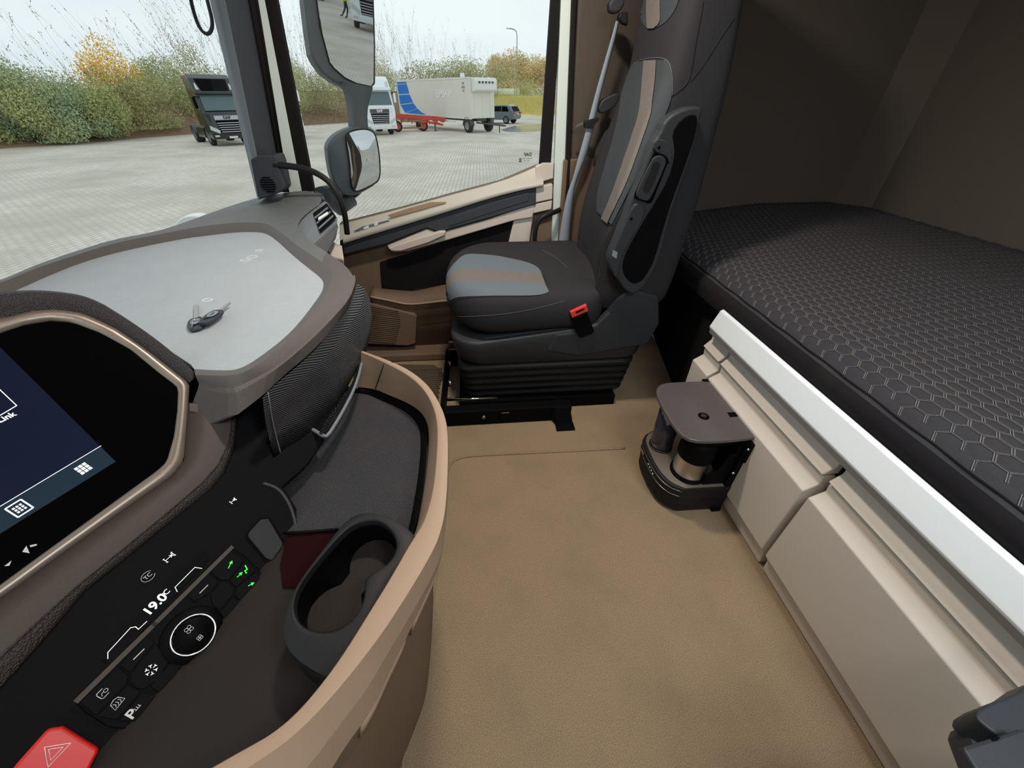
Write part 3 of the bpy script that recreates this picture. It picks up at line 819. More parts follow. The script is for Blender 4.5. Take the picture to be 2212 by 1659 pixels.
# climate unit
cl = [(496, 1179), (530, 1202), (560, 1230), (569, 1248), (566, 1270), (491, 1354), (400, 1462), (308, 1561), (290, 1573), (262, 1575), (231, 1570), (185, 1540), (167, 1523), (164, 1508), (240, 1434), (330, 1344), (420, 1254)]
clim = obj('climate_panel', fprism(cl, .003, .008), 'glossblack', dash, bevel=.0015, label='climate control panel with buttons')
fstroke('panel_highlight', [(168, 1512), (334, 1348), (500, 1183)], .0065, 'striptrim', clim, .0062)
fstroke('panel_highlight', [(566, 1275), (491, 1357), (308, 1563)], .0012, 'striptrim', clim, .005)
def btn(pts, m='black', name='button', off=.0065, th=.003, bev=.0008):
    P2 = [c6(*p) for p in pts]
    cx_ = sum(p[0] for p in P2)/len(P2); cy_ = sum(p[1] for p in P2)/len(P2)
    P2 = [(cx_+(p[0]-cx_)*.965, cy_+(p[1]-cy_)*.965) for p in P2]
    return obj(name, fprism(P2, off, th), m, clim, bevel=bev)
btn([(1168, 560), (1240, 605), (1155, 712), (1112, 712), (1062, 668)])
btn([(1245, 608), (1296, 660), (1192, 748), (1158, 714)])
btn([(1300, 664), (1326, 722), (1218, 822), (1184, 786), (1194, 750)])
btn([(1056, 676), (1108, 716), (1060, 775), (985, 822), (944, 790)])
btn([(1115, 718), (1145, 712), (1184, 742), (1182, 782), (1108, 868), (1070, 832), (1062, 782)])
btn([(1184, 790), (1216, 824), (1142, 915), (1108, 874)])
btn([(744, 992), (786, 1022), (655, 1182), (602, 1142)])
btn([(790, 1025), (822, 1075), (858, 1118), (800, 1215), (730, 1262), (690, 1260), (652, 1225), (655, 1186)])
btn([(862, 1122), (935, 1112), (880, 1200), (798, 1282), (756, 1248)])
btn([(598, 1146), (650, 1186), (650, 1228), (480, 1400), (398, 1330)])
btn([(652, 1232), (715, 1272), (590, 1420), (484, 1402)])
btn([(720, 1274), (788, 1290), (690, 1425), (594, 1424)])
kc = fp(c6(975, 985), .007)
kr = (fp(c6(1090, 935), .007)-kc).length*0.98
mb = MB().lathe([(0, .010), (kr*.90, .010), (kr*.93, .009), (kr*.94, 0)], kc, NV, 40)
knob = obj('climate_knob', mb, 'glossblack', clim, label='round fan dial with bright rim')
obj('knob_collar', MB().lathe([(kr*1.02, .004), (kr*1.35, .001), (kr*1.42, -.004)], kc, NV, 40), 'black', clim)
MT_ring = MB().lathe([(kr*.90, .0105), (kr*.95, .0128), (kr*1.0, .0115), (kr*1.04, 0)], kc, NV, 48)
obj('knob_ring', MT_ring, 'chrome', clim)
def c6s(name, pts, w, m, off=.0072): return fstroke(name, [c6(*p) for p in pts], w, m, clim, off)
c6s('knob_line', [(880, 1068), (1050, 880)], .0005, 'black', .018)
# climate symbols
def fan(cx_, cy_, r):
    mb = MB(); o = fp(c6(cx_, cy_), .0178)
    for a in (45, 135, 225, 315):
        c = o+(DV*math.cos(math.radians(a))-SV*math.sin(math.radians(a)))*r*.75
        mb.tube([c+(DV*math.cos(k*.7854)-SV*math.sin(k*.7854))*r*.55 for k in range(8)], .0004, 4, True)
    obj('fan_symbol', mb, 'grey_p', clim)
fan(955, 958, .0042); fan(1010, 1000, .003)
c6s('minus_symbol', [(1010, 775), (1050, 735)], .0012, 'grey_p'); c6s('minus_symbol', [(675, 1110), (728, 1058)], .0012, 'grey_p')
def arrow(x0, y0, x1, y1):
    c6s('arrow_symbol', [(x0, y0), (x1, y1)], .0012, 'green_e')
    a, b = fp(c6(x0, y0), .0074), fp(c6(x1, y1), .0074); t = (b-a).normalized(); s_ = t.cross(NV)
    obj('arrow_symbol', MB().prism([b+t*.004, b-t*.001+s_*.0028, b-t*.001-s_*.0028], -NV*.0003), 'green_e', clim)
arrow(1155, 648, 1168, 622); arrow(1200, 694, 1216, 678); arrow(1256, 738, 1274, 728)
c6s('person_symbol', [(1240, 636), (1250, 655), (1238, 662), (1246, 674)], .0016, 'green_e')
mb = MB(); o = fp(c6(765, 1163), .0074)
for k in range(6):
    d = DV*math.cos(k*1.0472)-SV*math.sin(k*1.0472); s_ = d.cross(NV)
    mb.tube([o+d*.0025, o+d*.0065], .0004, 4); mb.tube([o+d*.0066+s_*.0018, o+d*.0048, o+d*.0066-s_*.0018], .0004, 4)
obj('snowflake_symbol', mb, 'white_e', clim)
o = fp(c6(522, 1280), .0074)
mb = MB().tube([o+DV*a*.005-SV*b*.005 for a, b in ((.6, -1), (-.8, -1), (-1, -.6), (-1, .6), (-.8, 1), (.6, 1))], .0005, 4)
mb.tube([o+DV*(.003+.0022*math.cos(k*.7854))-SV*(.0022*math.sin(k*.7854)) for k in range(8)], .0004, 4, True)
mb.tube([o-DV*.003+SV*.002, o-DV*.001-SV*.001, o+DV*.001-SV*.001], .0004, 4)
obj('recirculation_symbol', mb, 'grey_p', clim)
o = fp(c6(595, 1330), .0074)
mb = MB().tube([o+DV*a*.006-SV*b*.006 for a, b in ((-1.1, -.7), (1.1, -.5), (.7, .9), (0, 1.1), (-.8, .8))], .0005, 4, True)
for k in (-1, 0, 1): mb.tube([o+DV*(k*.003-.001)+SV*.0025, o+DV*(k*.003+.0008)+SV*.000, o+DV*(k*.003-.0005)-SV*.003], .0004, 4)
obj('demist_symbol', mb, 'grey_p', clim)
text('parking_symbol', 'P', .017, frame(fp(c6(665, 1388), .0074), DV, -SV), 'grey_p', clim, .0002, bold=.0004)
mb = MB(); o = fp(c6(697, 1358), .0074)
mb.tube([o-DV*.003, o+DV*.004], .0005, 4)
for k in range(3): mb.tube([o+DV*(-.002+k*.0025), o+DV*(-.002+k*.0025)-SV*.0035], .0004, 4)
obj('heater_symbol', mb, 'grey_p', clim)
# display strip above the buttons
disp = obj('climate_display', fprism([c6(*p) for p in ((1020, 560), (1055, 600), (560, 1140), (520, 1110), (640, 950), (880, 690))], .001, .004), 'glossblack', dash, label='black climate readout strip')
fstroke('display_line', [c6(*p) for p in ((1020, 650), (985, 645), (885, 745), (896, 768))], .0008, 'warm_e', disp, .002)
fstroke('display_line', [c6(*p) for p in ((742, 918), (700, 958), (685, 945), (660, 950), (545, 1075), (545, 1106))], .0008, 'warm_e', disp, .002)
text('readout', '19.0', .0175, frame(fp(c6(785, 833), .002), DV, -SV), 'white_e', disp, .0002, bold=.0004)
text('readout', 'C', .0105, frame(fp(c6(842, 770), .002), DV, -SV), 'white_e', disp, .0002)
o = fp(c6(826, 778), .002)
obj('degree_mark', MB().tube([o+DV*.0011*math.cos(k*.7854)-SV*.0011*math.sin(k*.7854) for k in range(8)], .0004, 4, True), 'white_e', disp)
def fic(cx_, cy_, segs, m, s=1.0, w=.0009):
    o = fp((cx_, cy_), .0015); mb = MB()
    for g in segs: mb.tube([o+DV*a*s*.001-SV*b*s*.001 for a, b in g], w/2, 4)
    return mb
axle = [[(-5, -3), (-5, 3)], [(5, -3), (5, 3)], [(-5, 0), (5, 0)], [(-6, 3), (-4, 3)], [(4, 3), (6, 3)], [(4, -3), (6, -3)], [(-6, -3), (-4, -3)], [(1, -2), (4, 2)], [(1, 2), (4, -2)]]
obj('axle_lock_symbol', fic(*c6(856, 594), axle, 'white_e', 1.25), 'warm_e', dash, label='lit white axle symbol')
obj('axle_symbol', fic(*c6(1178, 308), axle, 'white_e', .9), 'warm_e', dash, label='small lit white axle symbol')
text('traction_symbol', 'TC', .008, frame(fp(c6(748, 690), .0015), DV, -SV), 'grey_p', dash, .0002)
o = fp(c6(748, 690), .0015)
obj('traction_symbol', MB().tube([o+DV*.0085*math.cos(k*.5236)-SV*.007*math.sin(k*.5236) for k in range(1, 12)], .0004, 4), 'grey_p', dash)
bs_ = obj('blank_switch', fprism([c6(*p) for p in ((1318, 402), (1360, 398), (1432, 520), (1425, 545), (1378, 612), (1345, 600), (1252, 490), (1255, 470))], .004, .006), 'rubber', dash, bevel=.002, label='blank grey rocker switch')
fstroke('switch_gap', [c6(*p) for p in ((1315, 396), (1362, 392), (1440, 518), (1432, 550), (1382, 622), (1340, 608), (1244, 492), (1248, 466))], .0016, 'glossblack', dash, .0005, True)
# hazard button
hz = [c6(*p) for p in ((240, 1460), (318, 1450), (500, 1562), (495, 1580), (440, 1690), (300, 1800), (40, 1800), (20, 1720), (80, 1640))]
hzb = obj('hazard_button', fprism(hz, .012, .014), 'red', dash, bevel=.006, seg=3, label='red hazard light button')
for k, w in ((1.0, .0011), (.55, .0009)):
    o = fp(c6(272, 1578), .0125)
    tri = [o+DV*a*.0115*k-SV*b*.0115*k for a, b in ((0, 1.05), (1, -.65), (-1, -.65))]
    mb = MB().tube(tri, w/1.6, 4, True)
    obj('hazard_symbol', mb, 'creamtext', hzb)
# ================================================================== CENTRE CONSOLE TRAY
con = thing('console_tray', 'low console shelf with curved beige rim and dark ribbed mat', 'console', (-0.4, 0.5, 0.4))
def c1(x, y): return (x/3.318+550, y/3.318+750)
inb = [(762, 835), (811, 840), (836, 852), (881, 870), (909, 889), (924, 913), (927, 946), (925, 991), (918, 1051), (903, 1136), (890, 1165), (850, 1240), (801, 1320), (750, 1400), (707, 1462), (644, 1540), (585, 1588), (540, 1612), (440, 1668), (330, 1730)]
int_ = [(768, 757), (830, 783), (881, 810), (915, 840), (936, 877), (945, 916), (945, 961), (938, 1051), (920, 1120), (903, 1150), (886, 1175), (848, 1243), (797, 1325), (748, 1405), (705, 1466), (642, 1542), (583, 1590), (530, 1618), (430, 1676), (320, 1740)]
mo = [(780, 757), (851, 783), (890, 803), (925, 832), (948, 868), (962, 901), (967, 937), (968, 976), (966, 1051), (961, 1110), (950, 1155), (938, 1185), (900, 1252), (840, 1347), (800, 1402), (759, 1455), (690, 1536), (620, 1603), (540, 1655), (420, 1735)]
ob = [(782, 762), (853, 788), (892, 808), (926, 838), (949, 872), (963, 904), (969, 940), (970, 978), (969, 1053), (965, 1115), (960, 1165), (950, 1210), (918, 1275), (870, 1358), (832, 1420), (794, 1488), (724, 1579), (665, 1659), (590, 1730), (470, 1820)]
sk = [(782, 770), (853, 796), (892, 816), (925, 845), (948, 880), (961, 910), (968, 945), (969, 980), (968, 1056), (964, 1122), (958, 1180), (948, 1228), (915, 1300), (872, 1390), (840, 1455), (808, 1530), (745, 1612), (700, 1690), (630, 1770), (500, 1860)]
NN = 90
def ln(l, z): return smoothline([Z(u, v, z) for u, v in l], NN, it=2)
a0 = ln(inb, .632); a1 = ln(int_, .725); a3 = ln(mo, .722); a4 = ln(ob, .685); a5 = ln(sk, .64)
am = [p.lerp(q, .10)+Vector((0, 0, .003)) for p, q in zip(a1, a3)]
a6 = [p+Vector((-.035, -.01, -.10)) for p in a5]; a7 = [Vector((p.x-.09, p.y-.03, .18)) for p in a5]; a8 = [Vector((p.x-.11, p.y-.03, 0.003)) for p in a5]
obj('console_rim', MB().loft([a0, a1]).loft([a1, am, a3]).loft([a3, a4]).loft([a4, a5]), 'tan', con, weld=False, label='beige curved rim')
rs = Z(811, 840, .64); rt = Z(830, 783, .724)
obj('rim_joint', MB().tube([rs, rt+Vector((.001, -.002, 0)), Z(851, 783, .722)], .0012, 5), 'glossblack', con)
a55 = [p+Vector((-.006, -.002, -.003)) for p in a5]
obj('console_body', MB().loft([a55, a6]), 'brown', con)
obj('console_base', MB().loft([a6, a7, a8]), 'brown', con)
# folding trims under the rim
for s0, s1 in ((56, 68), (69, 78)):
    l0 = [p+Vector((-.004, -.002, -.012)) for p in a5[s0:s1]]; l1 = [p+Vector((-.016, -.006, -.055)) for p in a5[s0:s1]]
    obj('trim_flap', MB().loft([l0, l1]), 'tan', con, solid=.004)
# rubber border and mat
b0 = [p+Vector((-.004, -.004, -.001)) for p in a0]
bd = [p+Vector((-.016, -.010, -.004)) for p in a0]
bd2 = [p+Vector((-.02, -.012, -.010)) for p in a0]
shelf = [p for p in a0]+[Z(100, 1900, .60), Vector((-.75, .2, .62)), Vector((-.8, .9, .62)), Vector((-.55, 1.1, .62))]
shelf = [Vector((p.x, p.y, .616)) for p in shelf]
obj('shelf_floor', MB().prism(shelf, (0, 0, -.02)), 'shelfbase', con, label='dark brown shelf floor')
em = min(range(NN), key=lambda i: (a0[i]-Z(903, 1138, .632)).length)+4
obj('mat_border', MB().loft([b0[:em+1], bd[:em+1], bd2[:em+1]]), 'black', con)
mt = [Vector((p.x, p.y, .620)) for p in bd2[:em]]+[Z(730, 1143, .62), Z(640, 1150, .62), Z(560, 1150, .62), Z(560, 900, .62), Z(700, 840, .62)]
obj('shelf_mat', MB().prism(mt, (0, 0, .003)), 'shelfmat', con, label='dark ribbed rubber mat')
obj('mat_front_edge', MB().tube([Z(560, 1152, .624), Z(640, 1151, .624), Z(728, 1144, .624)], .003, 6), 'black', con)
rl = [Z(u, v, .618) for u, v in [(620, 1155), (722, 1148), (770, 1130), (700, 1220), (650, 1270), (612, 1270), (606, 1220)]]
obj('felt_liner', MB().prism(rl, (0, 0, .002)), 'redliner', con, label='dark red felt liner')
obj('shelf_back', MB().prism([Vector((-.80, .25, .60)), Vector((-.55, .60, .60)), Vector((-.50, .95, .60)), Vector((-.45, 1.05, .60)), Vector((-.45, 1.05, .70)), Vector((-.50, .95, .72)), Vector((-.6, .60, .75)), Vector((-.80, .25, .68))], (-.03, 0.01, 0)), 'black', con)
# ------------------------------------------------------------------ cup holder insert
cup = thing('cup_holder', 'black double cup holder standing in the console shelf against the beige rim', 'cup holder', (-0.3, 0.35, 0.62))
zt = .690
co_ = [(905, 1166), (870, 1135), (835, 1115), (800, 1107), (765, 1113), (738, 1135), (700, 1185), (655, 1243), (628, 1290), (614, 1335), (612, 1368), (622, 1400), (650, 1428), (690, 1452), (716, 1462), (760, 1395), (800, 1327), (852, 1243)]
ci = [(801, 1124), (825, 1129), (845, 1146), (856, 1168), (857, 1185), (847, 1209), (826, 1230), (798, 1242), (787, 1256), (789, 1275), (786, 1298), (773, 1328), (745, 1352), (710, 1366), (672, 1363), (646, 1347), (635, 1319), (638, 1287), (655, 1254), (690, 1209), (731, 1162), (762, 1134)]
M_ = 72
def cring(l, z, start):
    P = smoothline([Z(u, v, z) for u, v in l], M_*3, True, 2)
    k = min(range(len(P)), key=lambda i: (P[i]-start).length)
    P = P[k:]+P[:k]
    return resample(P, M_, True)
st_ = Z(800, 1107, zt)
OR = cring(co_, zt, st_); IR = cring(ci, zt-.003, Z(801, 1124, zt-.003))
def polar(P, c, n=72, z=None):
    out = []
    for k in range(n):
        a = 2*math.pi*k/n; d = (math.cos(a), math.sin(a)); best = 0
        for i in range(len(P)):
            p, q = P[i], P[(i+1) % len(P)]
            ex, ey = q.x-p.x, q.y-p.y; den = d[0]*ey-d[1]*ex
            if abs(den) < 1e-12: continue
            t_ = ((p.x-c.x)*ey-(p.y-c.y)*ex)/den; s_ = ((p.x-c.x)*d[1]-(p.y-c.y)*d[0])/den
            if t_ > 0 and -1e-6 <= s_ <= 1+1e-6: best = max(best, t_)
        out.append(Vector((c.x+d[0]*best, c.y+d[1]*best, P[0].z if z is None else z)))
    return out
def area2(P): return sum(P[i].x*P[(i+1) % len(P)].y-P[(i+1) % len(P)].x*P[i].y for i in range(len(P)))
pc_ = (Z(798, 1190, zt)+Z(712, 1302, zt))/2
OR = polar(OR, pc_); IR = polar(IR, pc_)
md = [a.lerp(b, .45)+Vector((0, 0, .0025)) for a, b in zip(OR, IR)]
cc = sum(OR, Vector())/len(OR)
def scl(P, f, dz): return [Vector((cc.x+(p.x-cc.x)*f, cc.y+(p.y-cc.y)*f, p.z+dz)) for p in P]
obj('holder_body', MB().loft([scl(OR, 1.05, -.07), scl(OR, 1.02, -.006), scl(OR, 1.012, -.001)], True).loft([scl(OR, 1.012, -.001), OR, [a.lerp(b, .7)+Vector((0, 0, .002)) for a, b in zip(OR, IR)]], True).loft([[a.lerp(b, .7)+Vector((0, 0, .002)) for a, b in zip(OR, IR)], [a.lerp(b, .88)+Vector((0, 0, .003)) for a, b in zip(OR, IR)], IR, [p+Vector((0, 0, -.012)) for p in IR]], True), 'rubber', cup, weld=False, label='black top rim')
# inner figure-of-eight well
cA = Z(798, 1190, .66); cB = Z(712, 1302, .66); rA = .040; rB = .042
def fig8(z, sA=1.0):
    ax = (cB-cA); L = ax.length; ax.normalize(); sd = Vector((-ax.y, ax.x, 0)); out = []
    import math as mm
    n = M_
    for k in range(n):
        t = 2*math.pi*k/n
        # implicit blob: radius around the mid point along direction t
        d = ax*math.cos(t)+sd*math.sin(t); mid_ = (cA+cB)/2; r = 0.0
        for s in range(200):
            r2 = s*.0005; p = mid_+d*r2
            if (p-cA).length < rA*sA or (p-cB).length < rB*sA or (abs((p-mid_).dot(sd)) < .022*sA and abs((p-mid_).dot(ax)) < L/2): r = r2
        q = mid_+d*r; out.append(Vector((q.x, q.y, z)))
    k = min(range(n), key=lambda i: (out[i]-Vector((IR[0].x, IR[0].y, z))).length)
    out = out[k:]+out[:k]
    if area2(out)*area2(IR) < 0: out = [out[0]]+out[:0:-1]
    return out
W0 = [p+Vector((0, 0, -.012)) for p in IR]
pc_.z = .66
F0 = [Vector((pc_.x+(p.x-pc_.x)*.96, pc_.y+(p.y-pc_.y)*.96, .662)) for p in IR]; F1 = polar(fig8(.628, 1.0), pc_, z=.628)
obj('well_wall', MB().loft([W0, F0, F1], True), 'glossblack', cup, label='dark figure of eight well')
obj('well_floor', MB().add([p+Vector((0, 0, .001)) for p in F1], [list(range(M_))]), 'shelfbase', cup, label='brown well floor')
# ------------------------------------------------------------------ keys
keys = thing('key_bunch', 'two dark plastic headed keys on a wire ring lying on the dash tray', 'keys', tuple(Z(450, 690, .86)))
def key(uh, vh, ut, vt, zc, tilt):
    h = Z(uh, vh, zc); t = Z(ut, vt, zc-.002); d = (t-h); d.z = 0; d.normalize(); s_ = Vector((-d.y, d.x, 0)); L = (t-h).length
    prof = [(-.6, .16), (-.52, .30), (-.3, .40), (-.05, .43), (.15, .40), (.33, .28), (.36, .1)]
    w = .040
    pts = [h+d*(a*.074)+s_*(b*w)+Vector((0, 0, -.004)) for a, b in prof]+[h+d*(a*.074)-s_*(b*w)+Vector((0, 0, -.004)) for a, b in prof[::-1]]
    k = obj('key_head', MB().prism(pts, (0, 0, .008)), 'pillar', keys, bevel=.002, label='dark grey plastic key head')
    ov = [h+Vector((0, 0, .0045))+d*.016*math.cos(q*.5236)+s_*.0105*math.sin(q*.5236) for q in range(12)]
    obj('emblem', MB().prism(ov, (0, 0, .0006)), 'pillar2', k)
    text('emblem_text', 'DAF', .0085, frame(h+Vector((0, 0, .0053)), s_*-1 if tilt else d, d if tilt else s_), 'frit', k, .0002)
    bl = [h+d*.024-s_*.0045, h+d*L-s_*.0045, h+d*(L+.004), h+d*L+s_*.003, h+d*(L-.006)+s_*.0045, h+d*(L-.010)+s_*.003, h+d*(L-.016)+s_*.0045, h+d*.024+s_*.0045]
    obj('key_blade', MB().prism([p+Vector((0, 0, -.001)) for p in bl], (0, 0, .0022)), 'steel', k)
    obj('slot', MB().tube([h-d*.026+s_*.006+Vector((0, 0, .0042)), h-d*.012-s_*.0105+Vector((0, 0, .0042)), h+d*.004-s_*.0115+Vector((0, 0, .0042))], .0014, 5), 'glossblack', k)
key(424, 698, 424, 661, .8645, 1)
key(461, 682, 496, 656, .8725, 0)
rc = Z(424, 700, .869)
obj('wire_ring', MB().tube([rc+Vector((.004*math.cos(a*.3927), .019*math.sin(a*.3927), .012*math.cos(a*.3927)-.0)) + Vector((.006, -.004, .006)) for a in range(16)], .0012, 6, True), 'chrome', keys)

# ================================================================== PASSENGER SEAT
seat = thing('passenger_seat', 'black and grey fabric suspension seat by the passenger door, seen from its inner side', 'seat', (0.3, 1.75, 0))
def rrect(x0, x1, y0, y1, r, z, n=8, rf=None):
    """rounded rectangle ring; rf = front corner radius"""
    out = []
    rf = rf or r
    for cx_, cy_, a0_, rr in ((x1-r, y1-r, 0, r), (x0+rf, y1-rf, 90, rf), (x0+rf, y0+rf, 180, rf), (x1-r, y0+r, 270, r)):
        for k in range(n+1):
            a = math.radians(a0_+90*k/n)
            out.append(Vector((cx_+rr*math.cos(a), cy_+rr*math.sin(a), z(cx_+rr*math.cos(a), cy_+rr*math.sin(a)) if callable(z) else z)))
    return out
y0s, y1s = 1.49, 2.05
def ring(ins, z, slope=0.0):
    r = max(.02, .11-ins); rf = max(.03, .24-ins)
    return rrect(-.165+ins, .55-ins*.3, y0s+ins, y1s-ins, r, lambda x, y: z+slope*(x+.165)+.085*(y-1.49)/.56, 8, rf)
rows = [ring(.03, .43, .04), ring(.0, .46, .04), ring(-.005, .52, .02), ring(.0, .565, .02), ring(.012, .60, .005), ring(.04, .623, -.01), ring(.08, .632, -.03), ring(.13, .633, -.045), ring(.2, .630, -.055)]
rows.append([q.lerp(sum(rows[-1], Vector())/len(rows[-1]), .5) for q in rows[-1]])
mb = MB().loft(rows, True); k = len(mb.v)-len(rows[-1]); mb.f.append([k+i for i in range(len(rows[-1]))]); mb.m.append(0); mb.s.append(True)
cush = obj('seat_cushion', mb, 'seatblack', seat, sub=1, label='black fabric cushion with grey insert')
bc = bvh_of(cush)
def zz(x, y): return (x/3.687+700, y/3.687+350)
ins_top = [(963, 600), (970, 582), (990, 560), (1005, 549), (1030, 549), (1070, 552), (1110, 560), (1140, 567), (1160, 576), (1168, 586)]
ins_b = [(958, 640), (960, 618), (966, 601), (990, 582), (1030, 582), (1070, 584), (1120, 588), (1150, 590), (1165, 591), (1170, 592)]
ins_c = [(958, 662), (961, 640), (968, 620), (985, 608), (1020, 606), (1060, 607), (1100, 610), (1150, 613), (1170, 614), (1178, 615)]
ins_d = [(960, 678), (963, 660), (972, 648), (990, 641), (1020, 640), (1060, 639), (1100, 639), (1150, 639), (1175, 636), (1186, 630)]
obj('cushion_insert', MB().loft(patch(bc, ins_top, ins_b, 30, 8)), 'seatgrey', cush, label='grey fabric insert')
obj('cushion_stripe', MB().loft(patch(bc, ins_b, ins_c, 30, 6)), 'stripe', cush, label='taupe woven stripe')
obj('cushion_insert', MB().loft(patch(bc, ins_c, ins_d, 30, 8)), 'seatgrey', cush, label='grey fabric insert')
def seamline(b, pts, parent, m='seam', r=.0009, off=.001, n=40):
    obj('seam', MB().tube([q for q in (cast(b, u, v, off) for u, v in lines2d(pts, n)) if q is not None], r, 4), m, parent)
seamline(bc, [(963, 683), (966, 668), (980, 652), (1000, 644), (1060, 641), (1150, 641), (1180, 635), (1188, 625), (1175, 595), (1165, 583), (1130, 566), (1080, 553), (1010, 549)], cush, 'rubber')
seamline(bc, [(963, 668), (967, 678), (985, 684), (1040, 683), (1110, 676), (1170, 664), (1220, 650)], cush, 'seam', .0008)
seamline(bc, [(1170, 540), (1200, 555), (1225, 578)], cush, 'seam', .0007)
# rear part of the seat under the backrest
# lower shell
def shell(ins, z, dz=0.0, x1=.77): return rrect(-.15+ins, x1-ins, 1.495+ins, 2.03-ins, .09, lambda x, y: z+dz*max(0.0, x-.30), 8, .13)
rows = [shell(.03, .27), shell(.012, .29), shell(.0, .36, .02), shell(-.004, .40, .22), shell(.002, .408, .23), shell(.03, .412, .20)]
obj('seat_shell', MB().loft(rows, True, cap=True), 'seatplastic', seat, label='dark grey plastic lower shell')
# side wing rising to the recliner
wing = [Y(u, v, 1.488) for u, v in [(1200, 722), (1250, 716), (1290, 700), (1315, 675), (1330, 650), (1350, 632), (1380, 628), (1425, 640), (1425, 700), (1400, 745), (1250, 770), (1180, 760)]]
wg = obj('recliner_cover', MB().prism(wing, (0, .04, 0)), 'seatplastic', seat, bevel=.012, seg=3, label='dark grey recliner side cover')
cv_ = [Y(u, v, 1.486) for u, v in [(1316, 671), (1322, 660), (1338, 645), (1345, 648), (1343, 662), (1328, 673), (1320, 676)]]
obj('cover_cap', MB().prism(cv_, (0, .004, 0)), 'seatplastic', wg, bevel=.001)
# bellows
rows = []
for i in range(5):
    zt_ = .27-i*.042
    o_ = .0+i*.006
    bx = lambda ins, z: rrect(-.135+ins, .735-ins*1.0, 1.51+ins*.8, 2.0-ins*.8, .06, z, 6)
    rows += [bx(o_+.018, zt_), bx(o_, zt_-.012), bx(o_, zt_-.026), bx(o_+.018, zt_-.040)]
obj('bellows', MB().loft(rows, True, cap=True), 'rubber', seat, label='black rubber bellows around the suspension')
# base frame and rails
fr_ = MB().box((.10, 1.405, .045), (.62, .012, .085)); fr_.box((.10, 1.43, .085), (.62, .05, .006)); fr_.box((.10, 1.43, .004), (.62, .05, .006))
obj('rail_housing', fr_, 'black', seat, bevel=.002, label='black steel seat rail')
obj('rail_housing', MB().box((.10, 1.93, .05), (.62, .03, .09)), 'black', seat, bevel=.002)
mb = MB().prism([(.33, 1.397, .085), (.40, 1.397, .085), (.415, 1.36, .002), (.33, 1.36, .002), (.31, 1.397, .03)], (0, .012, 0)); mb.box((.372, 1.345, .006), (.09, .05, .008))
obj('floor_bracket', mb, 'black', seat, bevel=.002)
for y, z in ((1.45, .075), (1.47, .11), (1.90, .13), (1.92, .17)): obj('slide_rod', MB().tube([(-.20, y, z), (.05, y, z)], .006, 8), 'chrome', seat)
obj('end_plate', MB().box((-.215, 1.66, .07), (.01, .50, .13)), 'black', seat, bevel=.002)
for q in ((-.185, 1.60, .10), (-.19, 1.75, .12)): obj('bolt', MB().lathe([(0, .03), (.011, .03), (.011, 0)], q, (0, 0, 1), 10), 'steel', seat)
obj('screw_head', MB().lathe([(0, .004), (.009, .004), (.009, 0)], (-.02, 1.399, .05), (0, -1, 0), 12), 'steel', seat)
obj('cable_clip', MB().box((.085, 1.397, .072), (.035, .003, .005)), 'steel', seat)
obj('seat_box', MB().box((.26, 1.72, .03), (.8, .44, .06)), 'black', seat)
# backrest: stations up the recline, ring in the horizontal-ish plane
stz = [(.50, .50, .80, 1.52, 2.00, .02), (.58, .49, .83, 1.50, 2.00, .03), (.70, .50, .845, 1.50, 2.01, .04), (.85, .505, .855, 1.50, 2.02, .045), (1.0, .54, .86, 1.50, 2.02, .045), (1.14, .58, .86, 1.51, 2.02, .04),
       (1.24, .605, .86, 1.515, 2.01, .028), (1.34, .635, .86, 1.52, 2.0, .015), (1.46, .645, .85, 1.53, 2.01, .008), (1.60, .655, .84, 1.545, 2.0, .006), (1.74, .67, .83, 1.56, 1.98, .0), (1.86, .69, .80, 1.62, 1.93, .0)]
def bring(z, xf, xr, ya, yb, bol):
    out = []
    n = 48
    for k in range(n):
        t = 2*math.pi*k/n
        c, s = math.cos(t), math.sin(t)
        e = .34
        px = math.copysign(abs(c)**e, c); py = math.copysign(abs(s)**e, s)
        x = (xf+xr)/2 - px*(xr-xf)/2
        y = (ya+yb)/2 + py*(yb-ya)/2
        if px > .5:   # front: centre dished, bolsters forward
            q = abs(py); x += bol*(1-min(1, (q/.72))**3)*.9 - bol*.35*(q > .72)*math.sin(min(1, (q-.72)/.28)*math.pi)
        out.append(Vector((x, y, z)))
    return out
rows = [bring(*s_) for s_ in stz]
back = obj('backrest', MB().loft(rows, True, cap=True), 'seatblack', seat, sub=1, label='black fabric backrest with integrated headrest')
bb = bvh_of(back)
def d3(x, y): return (x/2.37+1200, y/2.37)
def dl(l): return [d3(*p) for p in l]
# mid grey insert: left of stripe, stripe, right of stripe (three panels)
sL = dl([(460, 310), (452, 400), (443, 520), (430, 600), (390, 720), (345, 850), (300, 980), (262, 1070), (240, 1120)])
sR = dl([(524, 308), (520, 400), (505, 520), (495, 590), (462, 680), (420, 800), (380, 910), (320, 1040), (272, 1148)])
gL = dl([(405, 318), (372, 380), (345, 450), (333, 530), (330, 560), (300, 700), (245, 880), (212, 1000), (215, 1085)])
gR = dl([(572, 306), (590, 340), (598, 420), (596, 500), (560, 590), (520, 690), (465, 800), (400, 930), (290, 1150)])
obj('backrest_insert', MB().loft(patch(bb, gL, gR, 50, 30, .004)), 'seatgrey_d', back, label='slate grey fabric insert')
obj('backrest_stripe', MB().loft(patch(bb, sL, sR, 50, 8, .0075)), 'stripe', back, label='taupe woven stripe')
hL = dl([(432, -120), (434, 0), (436, 70), (445, 120), (470, 145)]); hR = dl([(660, -120), (636, 0), (605, 70), (560, 120), (510, 145)])
s1 = dl([(478, -120), (470, 0), (470, 70), (472, 130), (476, 146)]); s2 = dl([(552, -120), (540, 0), (542, 70), (540, 120), (505, 146)])
